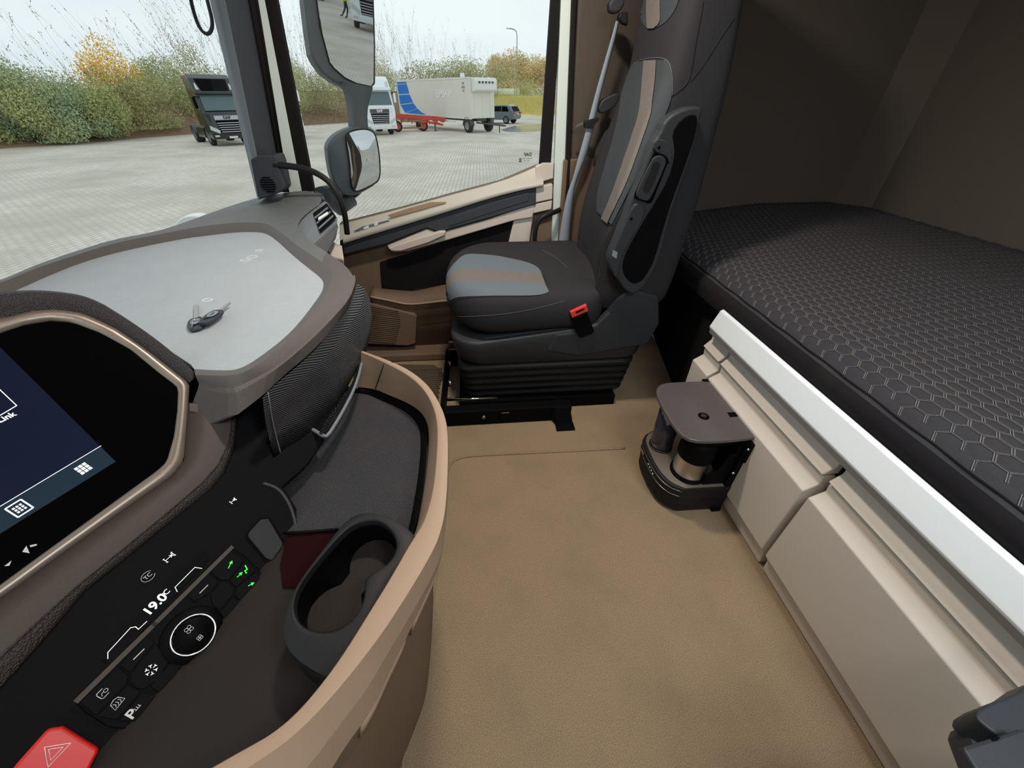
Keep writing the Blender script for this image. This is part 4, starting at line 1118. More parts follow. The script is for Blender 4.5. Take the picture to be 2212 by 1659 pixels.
obj('headrest_insert', MB().loft(patch(bb, hL, hR, 20, 12)), 'seatgrey_d', back, label='slate grey fabric insert'); obj('headrest_stripe', MB().loft(patch(bb, s1, s2, 20, 5, .005)), 'stripe', back, label='taupe woven stripe')
seamline(bb, dl([(345, 450), (372, 380), (405, 318), (470, 297), (560, 296), (590, 330), (600, 420), (598, 495)]), back, 'seam', .0011)
seamline(bb, dl([(333, 530), (420, 540), (500, 550), (575, 545)]), back, 'rubber', .0008)
seamline(bb, dl([(755, 0), (745, 80), (720, 200), (700, 340), (680, 420), (640, 460), (600, 490)]), back, 'rubber', .0012)
seamline(bb, dl([(434, 0), (438, 90), (455, 140), (510, 147), (575, 110), (636, 0)]), back, 'rubber', .001)
seamline(bb, dl([(915, 90), (840, 200), (760, 330), (690, 420)]), back, 'rubber', .0008)
seamline(bb, dl([(212, 1085), (265, 1160), (300, 1150)]), back, 'rubber', .0008)
seamline(bb, dl([(75, 1155), (130, 1220), (165, 1280)]), back, 'rubber', .0008)
# ribbed side bolster panel
pa = dl([(455, 880), (380, 1010), (300, 1150), (240, 1260), (217, 1320), (215, 1420), (222, 1500), (240, 1580)])
pb = dl([(480, 930), (400, 1080), (350, 1180), (290, 1290), (275, 1350), (300, 1420), (330, 1470), (380, 1490)])
obj('side_bolster', MB().loft(patch(bb, pa, pb, 30, 6, .002)), 'seatrib', back, label='ribbed black side bolster')
# outer far shoulder wing
obj('shoulder_wing', MB().lathe([(0.005, 0), (.05, .02), (.06, .08), (.04, .16), (.005, .2)], (.60, 2.03, 1.0), (.2, 0, 1), 16), 'seatblack', seat)
# armrest folded up
ao = [(1512, 229), (1523, 233), (1512, 256), (1504, 300), (1490, 350), (1470, 405), (1448, 470), (1428, 548), (1416, 580), (1402, 603), (1388, 625), (1369, 637), (1352, 630), (1340, 612), (1331, 599), (1320, 588), (1314, 570), (1317, 552), (1327, 530), (1340, 495), (1356, 456), (1364, 430), (1385, 385), (1400, 340), (1412, 305), (1421, 296), (1428, 285), (1433, 268), (1448, 250), (1474, 236), (1495, 230)]
A1 = smoothline([Y(u, v, 1.455) for u, v in ao], 80, True, 1)
arm = obj('armrest', MB().prism(A1, (0, .055, 0)), 'seatplastic', seat, bevel=.014, seg=4, label='dark grey armrest folded upright')
ai = [(1505, 245), (1508, 262), (1500, 300), (1480, 360), (1460, 412), (1445, 455), (1430, 505), (1415, 560), (1400, 590), (1385, 610), (1368, 615), (1350, 600), (1343, 578), (1350, 550), (1372, 510), (1395, 470), (1420, 430), (1440, 395), (1453, 360), (1458, 330), (1455, 305), (1452, 290), (1460, 270), (1480, 250)]
A2 = smoothline([Y(u, v, 1.452) for u, v in ai], 60, True, 1)
obj('armrest_pad', MB().prism(A2, (0, .008, 0)), 'black', arm, bevel=.005, seg=3, label='black vinyl armrest pad')
rc_ = [Y(u, v, 1.449) for u, v in dl([(508, 778), (575, 800), (578, 830), (495, 1035), (478, 1042), (405, 1015), (408, 990)])]
obj('adjuster_recess', MB().prism(rc_, (0, .008, 0)), 'glossblack', arm, bevel=.001)
hd = smoothline([Y(u, v, 1.443) for u, v in dl([(512, 800), (545, 795), (568, 815), (566, 845), (490, 1015), (470, 1032), (430, 1020), (412, 1005), (418, 975), (495, 815)])], 40, True, 1)
obj('adjuster_handle', MB().prism(hd, (0, .01, 0)), 'seatplastic', arm, bevel=.003, label='long dark adjuster handle')
gv = [Y(u, v, 1.4425) for u, v in dl([(500, 830), (540, 830), (530, 870), (480, 990), (450, 985), (445, 965), (490, 870)])]
obj('finger_recess', MB().prism(smoothline(gv, 30, True, 1), (0, .003, 0)), 'rubber', arm)
obj('pivot_knuckle', MB().prism(smoothline([Y(u, v, 1.447) for u, v in dl([(512, 712), (560, 715), (590, 740), (600, 800), (585, 850), (572, 800), (500, 775)])], 30, True, 1), (0, .012, 0)), 'seatplastic', arm, bevel=.003)
for u, v in dl([(530, 756), (388, 1120)]):
    obj('bolt_hole', MB().lathe([(0, .001), (.005, .001), (.005, 0)], Y(u, v, 1.4465), (0, -1, 0), 10), 'glossblack', arm)
ac_ = [Y(u, v, 1.448) for u, v in dl([(405, 1030), (470, 1060), (440, 1150), (370, 1260), (335, 1330), (320, 1430), (300, 1415), (275, 1350), (300, 1270), (360, 1130)])]
obj('armrest_arm', MB().prism(smoothline(ac_, 40, True, 1), (0, .02, 0)), 'seatplastic', arm, bevel=.006, label='smooth dark plastic arm')
obj('arm_label', MB().prism([Y(u, v, 1.4465) for u, v in dl([(295, 1280), (318, 1292), (312, 1325), (290, 1310)])], (0, .003, 0)), 'pillar2', arm)
# far armrest tip behind the belt
fa = [Y(u, v, 2.06) for u, v in dl([(215, 560), (235, 515), (270, 492), (330, 470), (325, 530), (240, 590)])]
obj('far_armrest', MB().prism(smoothline(fa, 24, True, 1), (0, .04, 0)), 'seatplastic', seat, bevel=.006, label='upright far armrest')
# buckle
bkl = [Y(u, v, 1.475) for u, v in [(1232, 686), (1268, 674), (1284, 716), (1278, 722), (1254, 730), (1248, 724)]]
bk_ = obj('buckle', MB().prism(bkl, (0, .02, 0)), 'black', seat, bevel=.003, label='black seat belt buckle')
obj('release_button', MB().prism([Y(u, v, 1.470) for u, v in [(1232, 675), (1267, 659), (1271, 672), (1236, 687)]], (0, .018, 0)), 'redplastic', bk_, bevel=.002, label='red release button')
obj('buckle_slot', MB().prism([Y(u, v, 1.469) for u, v in [(1243, 674), (1262, 666), (1263, 669), (1245, 677)]], (0, .003, 0)), 'glossblack', bk_)
# belt (webbing, guide, tongue)
belt = thing('seat_belt', 'grey seat belt webbing hanging beside the passenger backrest', 'seat belt', tuple(Y(1215, 545, 2.06)))
bl_ = dl([(318, 85), (330, 112), (322, 85)])
lL = dl([(312, 95), (290, 180), (255, 300), (215, 440), (180, 570), (150, 690), (110, 830), (88, 920), (62, 980), (45, 1060), (28, 1150), (10, 1290)])
lR = dl([(326, 118), (300, 230), (270, 340), (240, 460), (212, 570), (190, 690), (150, 830), (118, 900), (98, 960), (85, 1060), (72, 1180), (66, 1310)])
a, b = lines2d(lL, 40), lines2d(lR, 40)
A_, B_ = [Y(u, v, 2.05) for u, v in a], [Y(u, v, 2.055) for u, v in b]
obj('webbing', MB().loft([A_, [p.lerp(q, .5)+Vector((0, -.003, 0)) for p, q in zip(A_, B_)], B_]), 'webbing', belt, solid=.0015)
gd = dl([(272, 20), (290, -10), (345, -20), (362, 10), (335, 60), (300, 70), (278, 60)])
obj('belt_guide', MB().prism(smoothline([Y(u, v, 2.02) for u, v in gd], 24, True, 1), (0, .04, 0)), 'seatplastic', belt, bevel=.008)
gd = dl([(322, 90), (335, 62), (372, 60), (372, 130), (345, 120)])
obj('belt_slot', MB().prism([Y(u, v, 2.03) for u, v in gd], (0, .03, 0)), 'rubber', belt, bevel=.004)
tg = dl([(140, 625), (215, 600), (225, 606), (218, 622), (196, 640), (196, 655), (150, 655), (150, 638)])
tg_ = obj('belt_tongue', MB().prism([Y(u, v, 2.035) for u, v in tg], (0, .025, 0)), 'rubber', belt, bevel=.002)
obj('tongue_blade', MB().prism([Y(u, v, 2.04) for u, v in dl([(92, 648), (142, 622), (162, 624), (160, 634), (140, 634), (98, 656)])], (0, .004, 0)), 'chrome', tg_)
obj('belt_anchor', MB().prism([Y(u, v, 2.035) for u, v in dl([(12, 1285), (50, 1285), (50, 1305), (12, 1303)])], (0, .03, 0)), 'rubber', belt, bevel=.002)

# ================================================================== LOCKERS, RAIL, MATTRESS
prof = [(.905, 0.004), (.905, .045), (.888, .075), (.886, .41), (.912, .435), (.910, .465), (.900, .470), (.914, .505), (.917, .535), (.925, .56), (1.10, .56), (1.10, .004)]
def locker(name, ya, yb, lab, part=None):
    t = thing(name, lab, 'locker', (.95, (ya+yb)/2, 0))
    lo = [q for q in prof[:6]]
    lowp = [(x, z) for x, z in prof if z <= .4651]
    P = [(.908, .004), (.902, .060), (.880, .098), (.880, .400), (.918, .425), (.914, .455), (.96, .458), (.96, .004)]
    obj('front_panel', MB().prism([(x, ya, z) for x, z in P], (0, yb-ya, 0)), 'beige', t, bevel=.004, seg=3)
    P = [(.904, .466), (.930, .496), (.932, .545), (.96, .548), (.96, .466)]
    obj('top_panel', MB().prism([(x, ya, z) for x, z in P], (0, yb-ya, 0)), 'beige', t, bevel=.004, seg=3)
    return t
locker('storage_locker', -.45, .597, 'long beige storage locker front nearest the camera, right of the dark joint')
locker('storage_locker', .618, 1.165, 'beige storage locker front behind the small coffee machine')
locker('storage_locker', 1.178, 1.30, 'short beige end locker panel at the far end under the silver rail')
lb = obj('locker_body', MB().box((1.06, .42, .28), (.22, 1.76, .55)), 'glossblack'); tag(lb, 'black carcass visible in the joints between the beige locker fronts', 'locker')
# bed rail
rp = [(.900, .548), (.893, .566), (.915, .632), (.925, .638), (.935, .632), (.935, .548)]
br_ = obj('bed_rail', MB().prism([(x, -.45, z) for x, z in rp], (0, 1.735, 0)), 'satin', bevel=.002)
tag(br_, 'long silver aluminium rail along the front edge of the bunk', 'rail')
obj('rail_underside', MB().prism([(.897, -.45, .540), (.8955, -.45, .566), (.91, -.45, .566), (.91, -.45, .540)], (0, 1.73, 0)), 'railside', br_)
# bunk support seen past the end of the lockers
bsup = obj('bunk_support', MB().prism([(.98, 1.32, .003), (1.15, 2.24, .003), (2.04, 2.24, .003), (2.04, 1.32, .003)], (0, 0, .60)), 'darkfelt')
tag(bsup, 'black felt covered bunk base behind the passenger seat', 'bunk base')
bsup2 = obj('support_body', MB().box((1.61, .42, .29), (0.86, 1.78, .58)), 'darkfelt', bsup)
# mattress with quilted top
mat_ = thing('mattress', 'dark grey quilted mattress with pale hexagon stitching on the bunk', 'mattress', (1.5, .9, .62))
SX, SY = .028, .042
def hexd(x, y):
    """0 on a cell wall, growing towards the centre of each hexagon"""
    best = []
    i0 = round(y/SY)
    for i in (i0-1, i0, i0+1):
        ox = (i % 2)*.5*SX
        j = round((x-ox)/SX)
        for jj in (j-1, j, j+1):
            dx = (x-ox-jj*SX)/SX; dy = (y-i*SY)/SY*.866
            best.append(dx*dx+dy*dy)
    best.sort()
    return math.sqrt(best[1])-math.sqrt(best[0])
def mz(x, y):
    f = min(1, max(0, (x-.955)/.10)); e = .735-.055*(1-f)**2.2
    e += .06*min(1, max(0, (x-1.0)/.6))
    return e
nx_, ny_ = 270, 600
xs = [.955+(2.175-.955)*i/nx_ for i in range(nx_+1)]
ys = [-.5+(2.27+.5)*j/ny_ for j in range(ny_+1)]
grid = []
for y in ys:
    row = []
    for x in xs:
        x = min(x, 2.17-max(0, y-2.12)*.9)
        q = min(1.0, hexd(x, y)/.6)
        row.append(Vector((x, y, mz(x, y)+(.0045*(q**.8) if x > .972 else 0))))
    grid.append(row)
top_ = obj('mattress_top', MB().loft(grid), 'mattress', mat_, weld=False, label='quilted top')
side = [[Vector((.955, y, .682)), Vector((.945, y, .675)), Vector((.935, y, .655)), Vector((.945, y, .60))] for y in ys[::6]]
obj('mattress_side', MB().loft(side), 'mattside', mat_, label='black velour side')
sm = [Vector((.962+.0015*math.sin(y*40), y, mz(.962, y)+.004)) for y in ys[::2]]
obj('piping', MB().tube(sm, .0022, 5), 'mattside', mat_)
# stitched double lines of the hexagons
mb = MB()
def seg(a, b):
    z0 = mz(*a)+.0024; z1 = mz(*b)+.0024
    p, q = Vector((a[0], a[1], z0)), Vector((b[0], b[1], z1)); d = (q-p).normalized(); s_ = Vector((-d.y, d.x, 0))*.0009
    for o in (-.0022, .0022):
        w = Vector((-d.y, d.x, 0))*o
        mb.add([p-s_+w, q-s_+w, q+s_+w, p+s_+w], [(0, 1, 2, 3)])
for i in range(int(-.45/SY), int(2.24/SY)):
    for j in range(int(.985/SX), int(2.14/SX)):
        cy_ = i*SY; cx_ = (j+(i % 2)*.5)*SX
        seg((cx_+SX/2, cy_-SY/3), (cx_+SX/2, cy_+SY/3))
        seg((cx_+SX/2, cy_+SY/3), (cx_, cy_+SY*2/3))
        seg((cx_, cy_+SY*2/3), (cx_-SX/2, cy_+SY/3))
obj('hexagon_stitching', mb, 'stitch', mat_, weld=False, kind='stuff', label='pale hexagon stitching')
# ================================================================== COFFEE MACHINE on the locker front
cof = thing('coffee_machine', 'small dark grey coffee machine with steel jug fixed to the locker front near the floor', 'coffee machine', (.76, .98, 0))
zl = .392
lid_px = [(1535, 822), (1480, 824), (1440, 826), (1424, 830), (1417, 840), (1420, 858), (1440, 895), (1462, 928), (1480, 945), (1505, 953), (1560, 952), (1610, 947), (1628, 944)]
LID = [Z(u, v, zl) for u, v in lid_px]
LID[0].x = LID[-1].x = .884
LIDr = [LID[0]]+smoothline(LID[1:-1], 24, it=1)+[LID[-1]]
obj('lid', MB().prism([p+Vector((0, 0, -.016)) for p in LIDr], (0, 0, .016)), 'lidgrey', cof, bevel=.005, seg=3, label='grey metallic lid')
o = Z(1520, 899, zl+.0005)
bt = obj('lid_button', MB().lathe([(0, .002), (.016, .002), (.018, .0015), (.019, 0)], o, (0, 0, 1), 24), 'glossblack', cof, label='round black emblem button')
for a in range(4):
    d = Vector((math.cos(a*1.57), math.sin(a*1.57), 0))*.006
    obj('emblem', MB().tube([o+d+Vector((.004*math.cos(k*.7854), .004*math.sin(k*.7854), .0022)) for k in range(8)], .0007, 4, True), 'lidgrey', bt)
obj('lid_notch', MB().prism([Z(u, v, zl+.0006) for u, v in [(1571, 891), (1596, 890), (1600, 899), (1577, 901)]], (0, 0, .0005)), 'glossblack', cof)
# base body with ribs
bs0 = [(.884, 1.145), (.70, 1.145), (.655, 1.12), (.632, 1.07), (.632, .93), (.655, .865), (.70, .835), (.884, .832)]
def bsr(f, z): 
    P = [Vector((.884+(x-.884)*f, .99+(y-.99)*(.5+.5*f), z)) for x, y in bs0]
    return [P[0]]+smoothline(P[1:-1], 30, it=1)+[P[-1]]
rows = [bsr(.90, 0.003), bsr(.93, .012)]
for i in range(5):
    z = .016+i*.014
    rows += [bsr(.955+.004*i, z), bsr(.975+.004*i, z+.003), bsr(.975+.004*i, z+.010), bsr(.955+.004*i, z+.013)]
rows += [bsr(1.0, .090), bsr(1.0, .100), bsr(.985, .103), bsr(.985, .128), bsr(1.0, .131), bsr(1.0, .142), bsr(.975, .146)]
obj('base', MB().loft(rows, True, cap=True), 'rubber', cof, label='black ribbed base')
obj('drip_plate', MB().prism([p for p in bsr(.955, .1465)], (0, 0, .002)), 'bezel', cof, label='brushed steel warming plate')
for zz_ in (.1015, .1305):
    P = bsr(1.003, zz_)[1:-1]
    obj('chrome_line', MB().tube(P, .0012, 4), 'steel', cof)
obj('front_slot', MB().box((.633, 1.06, .116), (.004, .04, .012)), 'steel', cof)
for i in range(4): obj('symbol', MB().box((.632, .99-i*.016, .114), (.002, .007, .003)), 'grey_p', cof)
# back plate and bracket
obj('back_plate', MB().box((.868, .985, .26), (.03, .27, .25)), 'black', cof, bevel=.003, label='black back housing')
obj('upper_housing', MB().prism([(.70, .862, .335), (.86, .862, .335), (.86, 1.10, .335), (.70, 1.10, .335)], (0, 0, .04)), 'black', cof, bevel=.006)
br0 = MB().prism([(.86, .835, .36), (.884, .835, .36), (.884, .835, .015), (.855, .835, .015), (.850, .835, .10), (.862, .835, .25)], (0, .012, 0))
br0.box((.878, .842, .325), (.02, .03, .09)); br0.box((.865, .838, .012), (.035, .02, .02))
obj('side_bracket', br0, 'black', cof, bevel=.002, label='black mounting bracket')
obj('side_plate', MB().prism([(.775, .848, .14), (.86, .848, .14), (.86, .848, .30), (.83, .848, .30), (.81, .848, .22), (.775, .848, .20)], (0, .008, 0)), 'black', cof, bevel=.002)
for p in ((.868, .832, .345), (.858, .832, .225)):
    obj('screw', MB().lathe([(0, .005), (.004, .004), (.0055, 0)], p, (0, -1, 0), 10), 'chrome', cof)
obj('hinge', MB().box((.872, 1.16, .385), (.025, .02, .016)), 'black', cof, bevel=.002)
# jug and water tank
jc = Z(1478, 1035, .148)
jc = Vector((.752, .915, .148))
jug = obj('jug', MB().lathe([(0, .002), (.054, .002), (.058, .006), (.060, .02), (.061, .095), (.062, .098)], jc, (0, 0, 1), 40), 'steel', cof, label='brushed steel jug')
obj('jug_collar', MB().lathe([(.062, .097), (.0625, .10), (.061, .17), (.054, .185), (0, .185)], jc, (0, 0, 1), 40), 'black', cof, label='black jug collar')
obj('jug_base', MB().lathe([(.050, .001), (.066, .001), (.066, .007), (.058, .008)], jc, (0, 0, 1), 40), 'glossblack', cof)
tc_ = Vector((.700, 1.055, .148))
obj('water_tank', MB().lathe([(0, .001), (.040, .001), (.043, .006), (.044, .21), (0, .21)], tc_, (0, 0, 1), 32), 'smoke', cof, label='smoked clear water tank')
obj('tank_ring', MB().lathe([(.0425, .001), (.046, .001), (.046, .008), (.044, .010)], tc_, (0, 0, 1), 32), 'pillar', cof)

# ================================================================== DRIVER SEAT ARMREST, bottom right corner
da = thing('driver_seat', 'dark plastic edge of the driver seat in the bottom right corner', 'seat', (.56, .0, .6))
def c7(x, y): return (x/3.26+1560, y/3.26+1150)
d0 = [Z(*c7(x, y), .66) for x, y in [(2500, 960), (2300, 1010), (2125, 1075), (1990, 1130), (1900, 1195), (1800, 1240), (1690, 1280), (1620, 1325), (1608, 1360), (1630, 1400), (1750, 1500), (2500, 1500)]]
obj('armrest_top', MB().prism(d0, (0, 0, .045)), 'seatplastic', da, bevel=.010, seg=3)
d1 = [Z(*c7(x, y), .63) for x, y in [(2500, 1300), (2000, 1340), (1640, 1385), (1580, 1415), (1565, 1460), (1600, 1560), (1630, 1640), (1700, 1800), (2500, 1800)]]
obj('armrest_body', MB().prism(d1, (0, 0, .045)), 'seatplastic', da, bevel=.008, seg=3)
d2 = [Z(*c7(x, y), .712) for x, y in [(1640, 1530), (1900, 1450), (2040, 1400), (2090, 1420), (2140, 1530), (2500, 1800), (1800, 1800)]]
obj('armrest_cover', MB().prism(d2, (0, 0, .012)), 'seatplastic', da, bevel=.003)
obj('cover_slot', MB().prism([Z(*c7(x, y), .7245) for x, y in [(1885, 1445), (1955, 1440), (1935, 1468), (1905, 1470)]], (0, 0, .001)), 'glossblack', da)
obj('seat_side', MB().box((.66, -.12, .32), (.36, .26, .60)), 'black', da, bevel=.03)

# ================================================================== EXTERIOR MIRRORS
mir = thing('wing_mirror', 'tall exterior mirror assembly with a wide angle mirror below, outside the passenger window', 'mirror', (-.7, 2.45, .9))
def ym(pts, y): return [Y(u, v, y) for u, v in pts]
def c2(x, y): return (x/3.16+600, y/3.16)
def cm(x, y): return (x/10.05+640, y/10.05)
ho = [c2(*p) for p in [(165, -300), (175, 0), (200, 200), (225, 370), (255, 430), (310, 510), (380, 560), (440, 600), (630, 600), (645, 570), (655, 400), (648, 0), (640, -300)]]
NM = Vector((.79, -.60, -.12)).normalized()
MP0 = Y(690, 60, 2.42)
gl_ = [(678, -90), (684, 0), (692, 60), (712, 135), (722, 148), (745, 168), (770, 180), (802, 187), (808, 178), (809, 100), (806, 0), (803, -90)]
Pg = [PN(u, v, MP0, NM) for u, v in gl_]
obj('main_mirror_glass', MB().add(Pg, [list(range(len(Pg)))]), 'mirrorglass', mir, label='flat main mirror glass')
Ph = [PN(u, v, MP0-NM*.004, NM) for u, v in [(655, -90), (657, 0), (664, 62), (672, 118), (682, 138), (698, 160), (722, 178), (750, 192), (800, 192), (812, 182), (812, 100), (809, 0), (806, -90)]]
Ph2 = [p+Vector((-.035, .09, 0)) for p in Ph]
obj('mirror_housing', MB().prism(Ph, Vector((-.05, .08, 0))), 'mirrorhouse', mir, bevel=.012, seg=3)
obj('glass_rim', MB().tube(Pg, .003, 6, True), 'rubber', mir)
# arm between the mirrors
al = [c2(*p) for p in [(400, 550), (440, 600), (470, 700), (480, 800), (482, 880)]]; ar = [c2(*p) for p in [(650, 595), (640, 640), (622, 700), (610, 780), (618, 880)]]
A0, A1_ = ym(al, 2.50), ym(ar, 2.50)
mdl = [a.lerp(b, .5)+Vector((0, -.045, 0)) for a, b in zip(A0, A1_)]; mdb = [a.lerp(b, .5)+Vector((0, .05, 0)) for a, b in zip(A0, A1_)]
obj('mirror_arm', MB().loft([smoothline(l, 16) for l in (A0, mdl, A1_, mdb, A0)]), 'mirrorhouse', mir)
# lower mirror
lo_ = [c2(*p) for p in [(338, 1030), (345, 980), (400, 915), (500, 870), (600, 860), (660, 880), (680, 920), (700, 1080), (705, 1200), (680, 1260), (560, 1330), (510, 1340), (440, 1330), (370, 1240)]]
obj('lower_housing', MB().prism(smoothline([PN(u, v, Y(*c2(590, 1090), 2.44)-Vector((.85, -.52, -.03)).normalized()*.006, Vector((.85, -.52, -.03)).normalized()) for u, v in lo_], 50, True, 1), (-.05, .10, 0)), 'mirrorhouse', mir, bevel=.02, seg=4)
lg = [c2(*p) for p in [(462, 940), (480, 900), (560, 880), (620, 882), (660, 905), (680, 970), (698, 1100), (698, 1215), (670, 1250), (560, 1305), (520, 1305), (500, 1260), (490, 1100)]]
NL = Vector((.85, -.52, -.03)).normalized()
LP = Y(*c2(590, 1090), 2.44)
P = smoothline([PN(u, v, LP, NL) for u, v in lg], 48, True, 1)
rows = []
for f, d in ((1, 0), (.85, .006), (.65, .011), (.4, .0155), (.15, .0175), (.02, .018)):
    rows.append([LP+(p-LP)*f+NL*d for p in P])
obj('wide_angle_glass', MB().loft(rows, True), 'mirrorglass', mir, label='convex wide angle mirror glass')
obj('glass_rim', MB().tube(P, .004, 6, True), 'rubber', mir)
fo = [c2(*p) for p in [(330, 1330), (390, 1280), (440, 1300), (560, 1330), (470, 1400), (420, 1450), (330, 1380)]]
obj('mirror_foot', MB().prism(ym(fo, 2.45), (0, .08, 0)), 'mirrorhouse', mir, bevel=.015, seg=3)
obj('mirror_foot', MB().tube([Y(*c2(480, 1340), 2.45), Y(*c2(420, 1400), 2.4), Y(*c2(340, 1330), 2.35), Y(*c2(300, 1340), 2.25)], [.06, .055, .05, .045], 14), 'mirrorhouse', mir)
lp = obj('cable_loop', MB().tube(smoothline([Y(u, v, 2.3) for u, v in [(405, -60), (412, 0), (418, 25), (428, 55), (440, 72), (452, 74), (459, 60), (458, 40), (450, 10), (443, -20), (438, -60)]], 50), .007, 8), 'rubber')
tag(lp, 'thin dark loop of the front mirror bracket hanging outside the windscreen at the top', 'bracket')
cp_ = obj('marker_lamp', MB().prism(smoothline([Y(u, v, 1.95) for u, v in [(378, 492), (380, 478), (395, 468), (420, 465), (436, 470), (440, 478), (410, 485)]], 24, True, 1), (0, .06, 0)), 'satin', bevel=.01, seg=3)
tag(cp_, 'pale rounded cap outside the windscreen at its lower corner', 'cap')

# ================================================================== OUTSIDE
G = -1.25
gm = bpy.data.materials.new('block_paving'); gm.use_nodes = True
t = gm.node_tree; b_ = t.nodes['Principled BSDF']; b_.inputs['Roughness'].default_value = .85; b_.inputs['Specular IOR Level'].default_value = .25
tc = t.nodes.new('ShaderNodeTexCoord'); bk_n = t.nodes.new('ShaderNodeTexBrick')
mpn = t.nodes.new('ShaderNodeMapping'); mpn.inputs['Rotation'].default_value = (0, 0, math.radians(91)); t.links.new(tc.outputs['Object'], mpn.inputs[0])
t.links.new(mpn.outputs[0], bk_n.inputs['Vector'])
for k, v in (('Scale', 1.0), ('Mortar Size', .011), ('Mortar Smooth', .3), ('Brick Width', .24), ('Row Height', .135)): bk_n.inputs[k].default_value = v
bk_n.inputs['Color1'].default_value = rgb(228, 221, 210); bk_n.inputs['Color2'].default_value = rgb(216, 208, 196); bk_n.inputs['Mortar'].default_value = rgb(166, 158, 146)
n1_ = t.nodes.new('ShaderNodeTexNoise'); n1_.inputs['Scale'].default_value = .45; n1_.inputs['Detail'].default_value = 6; t.links.new(tc.outputs['Object'], n1_.inputs['Vector'])
mr = t.nodes.new('ShaderNodeMapRange'); mr.inputs['From Min'].default_value = .38; mr.inputs['From Max'].default_value = .68; mr.inputs['To Max'].default_value = .85; t.links.new(n1_.outputs['Fac'], mr.inputs['Value'])
mx = t.nodes.new('ShaderNodeMix'); mx.data_type = 'RGBA'; mx.inputs['B'].default_value = rgb(188, 179, 162); t.links.new(mr.outputs['Result'], mx.inputs['Factor']); t.links.new(bk_n.outputs['Color'], mx.inputs['A'])
t.links.new(mx.outputs['Result'], b_.inputs['Base Color'])
bp = t.nodes.new('ShaderNodeBump'); bp.inputs['Strength'].default_value = .5; bp.inputs['Distance'].default_value = .01; t.links.new(bk_n.outputs['Fac'], bp.inputs['Height']); bp.invert = True
t.links.new(bp.outputs['Normal'], b_.inputs['Normal'])
MT['paving'] = gm
gr = obj('ground', MB().add([(-120, -120, G), (120, -120, G), (120, 160, G), (-120, 160, G)], [(0, 1, 2, 3)]), 'paving'); struct(gr, 'pale block paved truck yard')
def GP(u, v, dz=0.0): return Z(u, v, G+dz)
kl = [(-300, 345), (-100, 330), (0, 321), (120, 312), (250, 302), (400, 291), (560, 279), (700, 268), (860, 259), (1060, 250)]
K0 = smoothline([GP(u, v) for u, v in kl], 60, it=1)
kb = obj('kerb', MB().loft([K0, [p+Vector((0, 0, .12)) for p in K0], [p+Vector((-.1, .15, .12)) for p in K0]], smooth=False), 'kerb'); tag(kb, 'low tan kerb at the foot of the planted bank', 'kerb')
def back_(p, d, h): 
    q = Vector((p.x, p.y, 0)).normalized()*d
    return Vector((p.x+q.x, p.y+q.y, G+h))
bank = obj('bank', MB().loft([[back_(p, .15, .12) for p in K0], [back_(p, 1.6, .7) for p in K0], [back_(p, 5, 1.7) for p in K0], [back_(p, 12, 2.9) for p in K0], [back_(p, 30, 3.0) for p in K0]]), 'bank'); tag(bank, 'brown leaf covered bank rising behind the kerb', 'bank')
# ---- shrubs
def leaf_mesh(seed, n, rx, ry, h, leaf=.11, cone=.0):
    r = random.Random(seed); mb = MB()
    blobs = [(r.uniform(-.6, .6)*rx, r.uniform(-.5, .5)*ry, r.uniform(.15, .8)*h, r.uniform(.35, .6)) for _ in range(10)]
    for k in range(n):
        bx, by, bz, br = blobs[k % 10]
        d = Vector((r.gauss(0, 1), r.gauss(0, 1), r.gauss(0, 1))).normalized()*(r.random()**.4)
        c = Vector((bx+d.x*rx*br, by+d.y*ry*br, bz+d.z*h*.38*br*1.6))
        if c.z < 0: c.z = -c.z*.4
        a = Vector((r.gauss(0, 1), r.gauss(0, 1), r.gauss(0, 1))).normalized(); b = a.orthogonal().normalized()
        s = leaf*r.uniform(.6, 1.4)
        mb.add([c-a*s, c-b*s*.5, c+a*s, c+b*s*.5], [(0, 1, 2, 3)])
    return mb
def twig_mesh(seed, n, rx, ry, h, lean=.2, r0=.007):
    r = random.Random(seed); mb = MB()
    for k in range(n):
        p = Vector((r.uniform(-rx, rx)*.7, r.uniform(-ry, ry)*.7, r.uniform(0, .4)*h)); d = Vector((r.uniform(-.35, .35)-lean, r.uniform(-.3, .3), 1)).normalized()
        L = h*r.uniform(.55, 1.05); q = p+d*L*.5+Vector((r.uniform(-.1, .1), 0, 0)); e = q+Vector((d.x*1.3, d.y, d.z)).normalized()*L*.5
        mb.tube([p, q, e], [r0*1.3, r0, r0*.4], 3, cap=False)
        for _ in range(5):
            f = r.uniform(.35, .95); s = p.lerp(e, f); w = s+Vector((r.uniform(-.4, .2), r.uniform(-.3, .3), r.uniform(.25, .6)))*h*.16
            mb.tube([s, w], [r0*.6, r0*.3], 3, cap=False)
            for _ in range(3):
                c = s.lerp(w, r.random()); a = Vector((r.gauss(0, 1), r.gauss(0, 1), r.gauss(0, 1))).normalized()*.045; b = a.orthogonal()
                mb.add([c-a, c-b*.5, c+a, c+b*.5], [(0, 1, 2, 3)])
    return mb
cache = {}
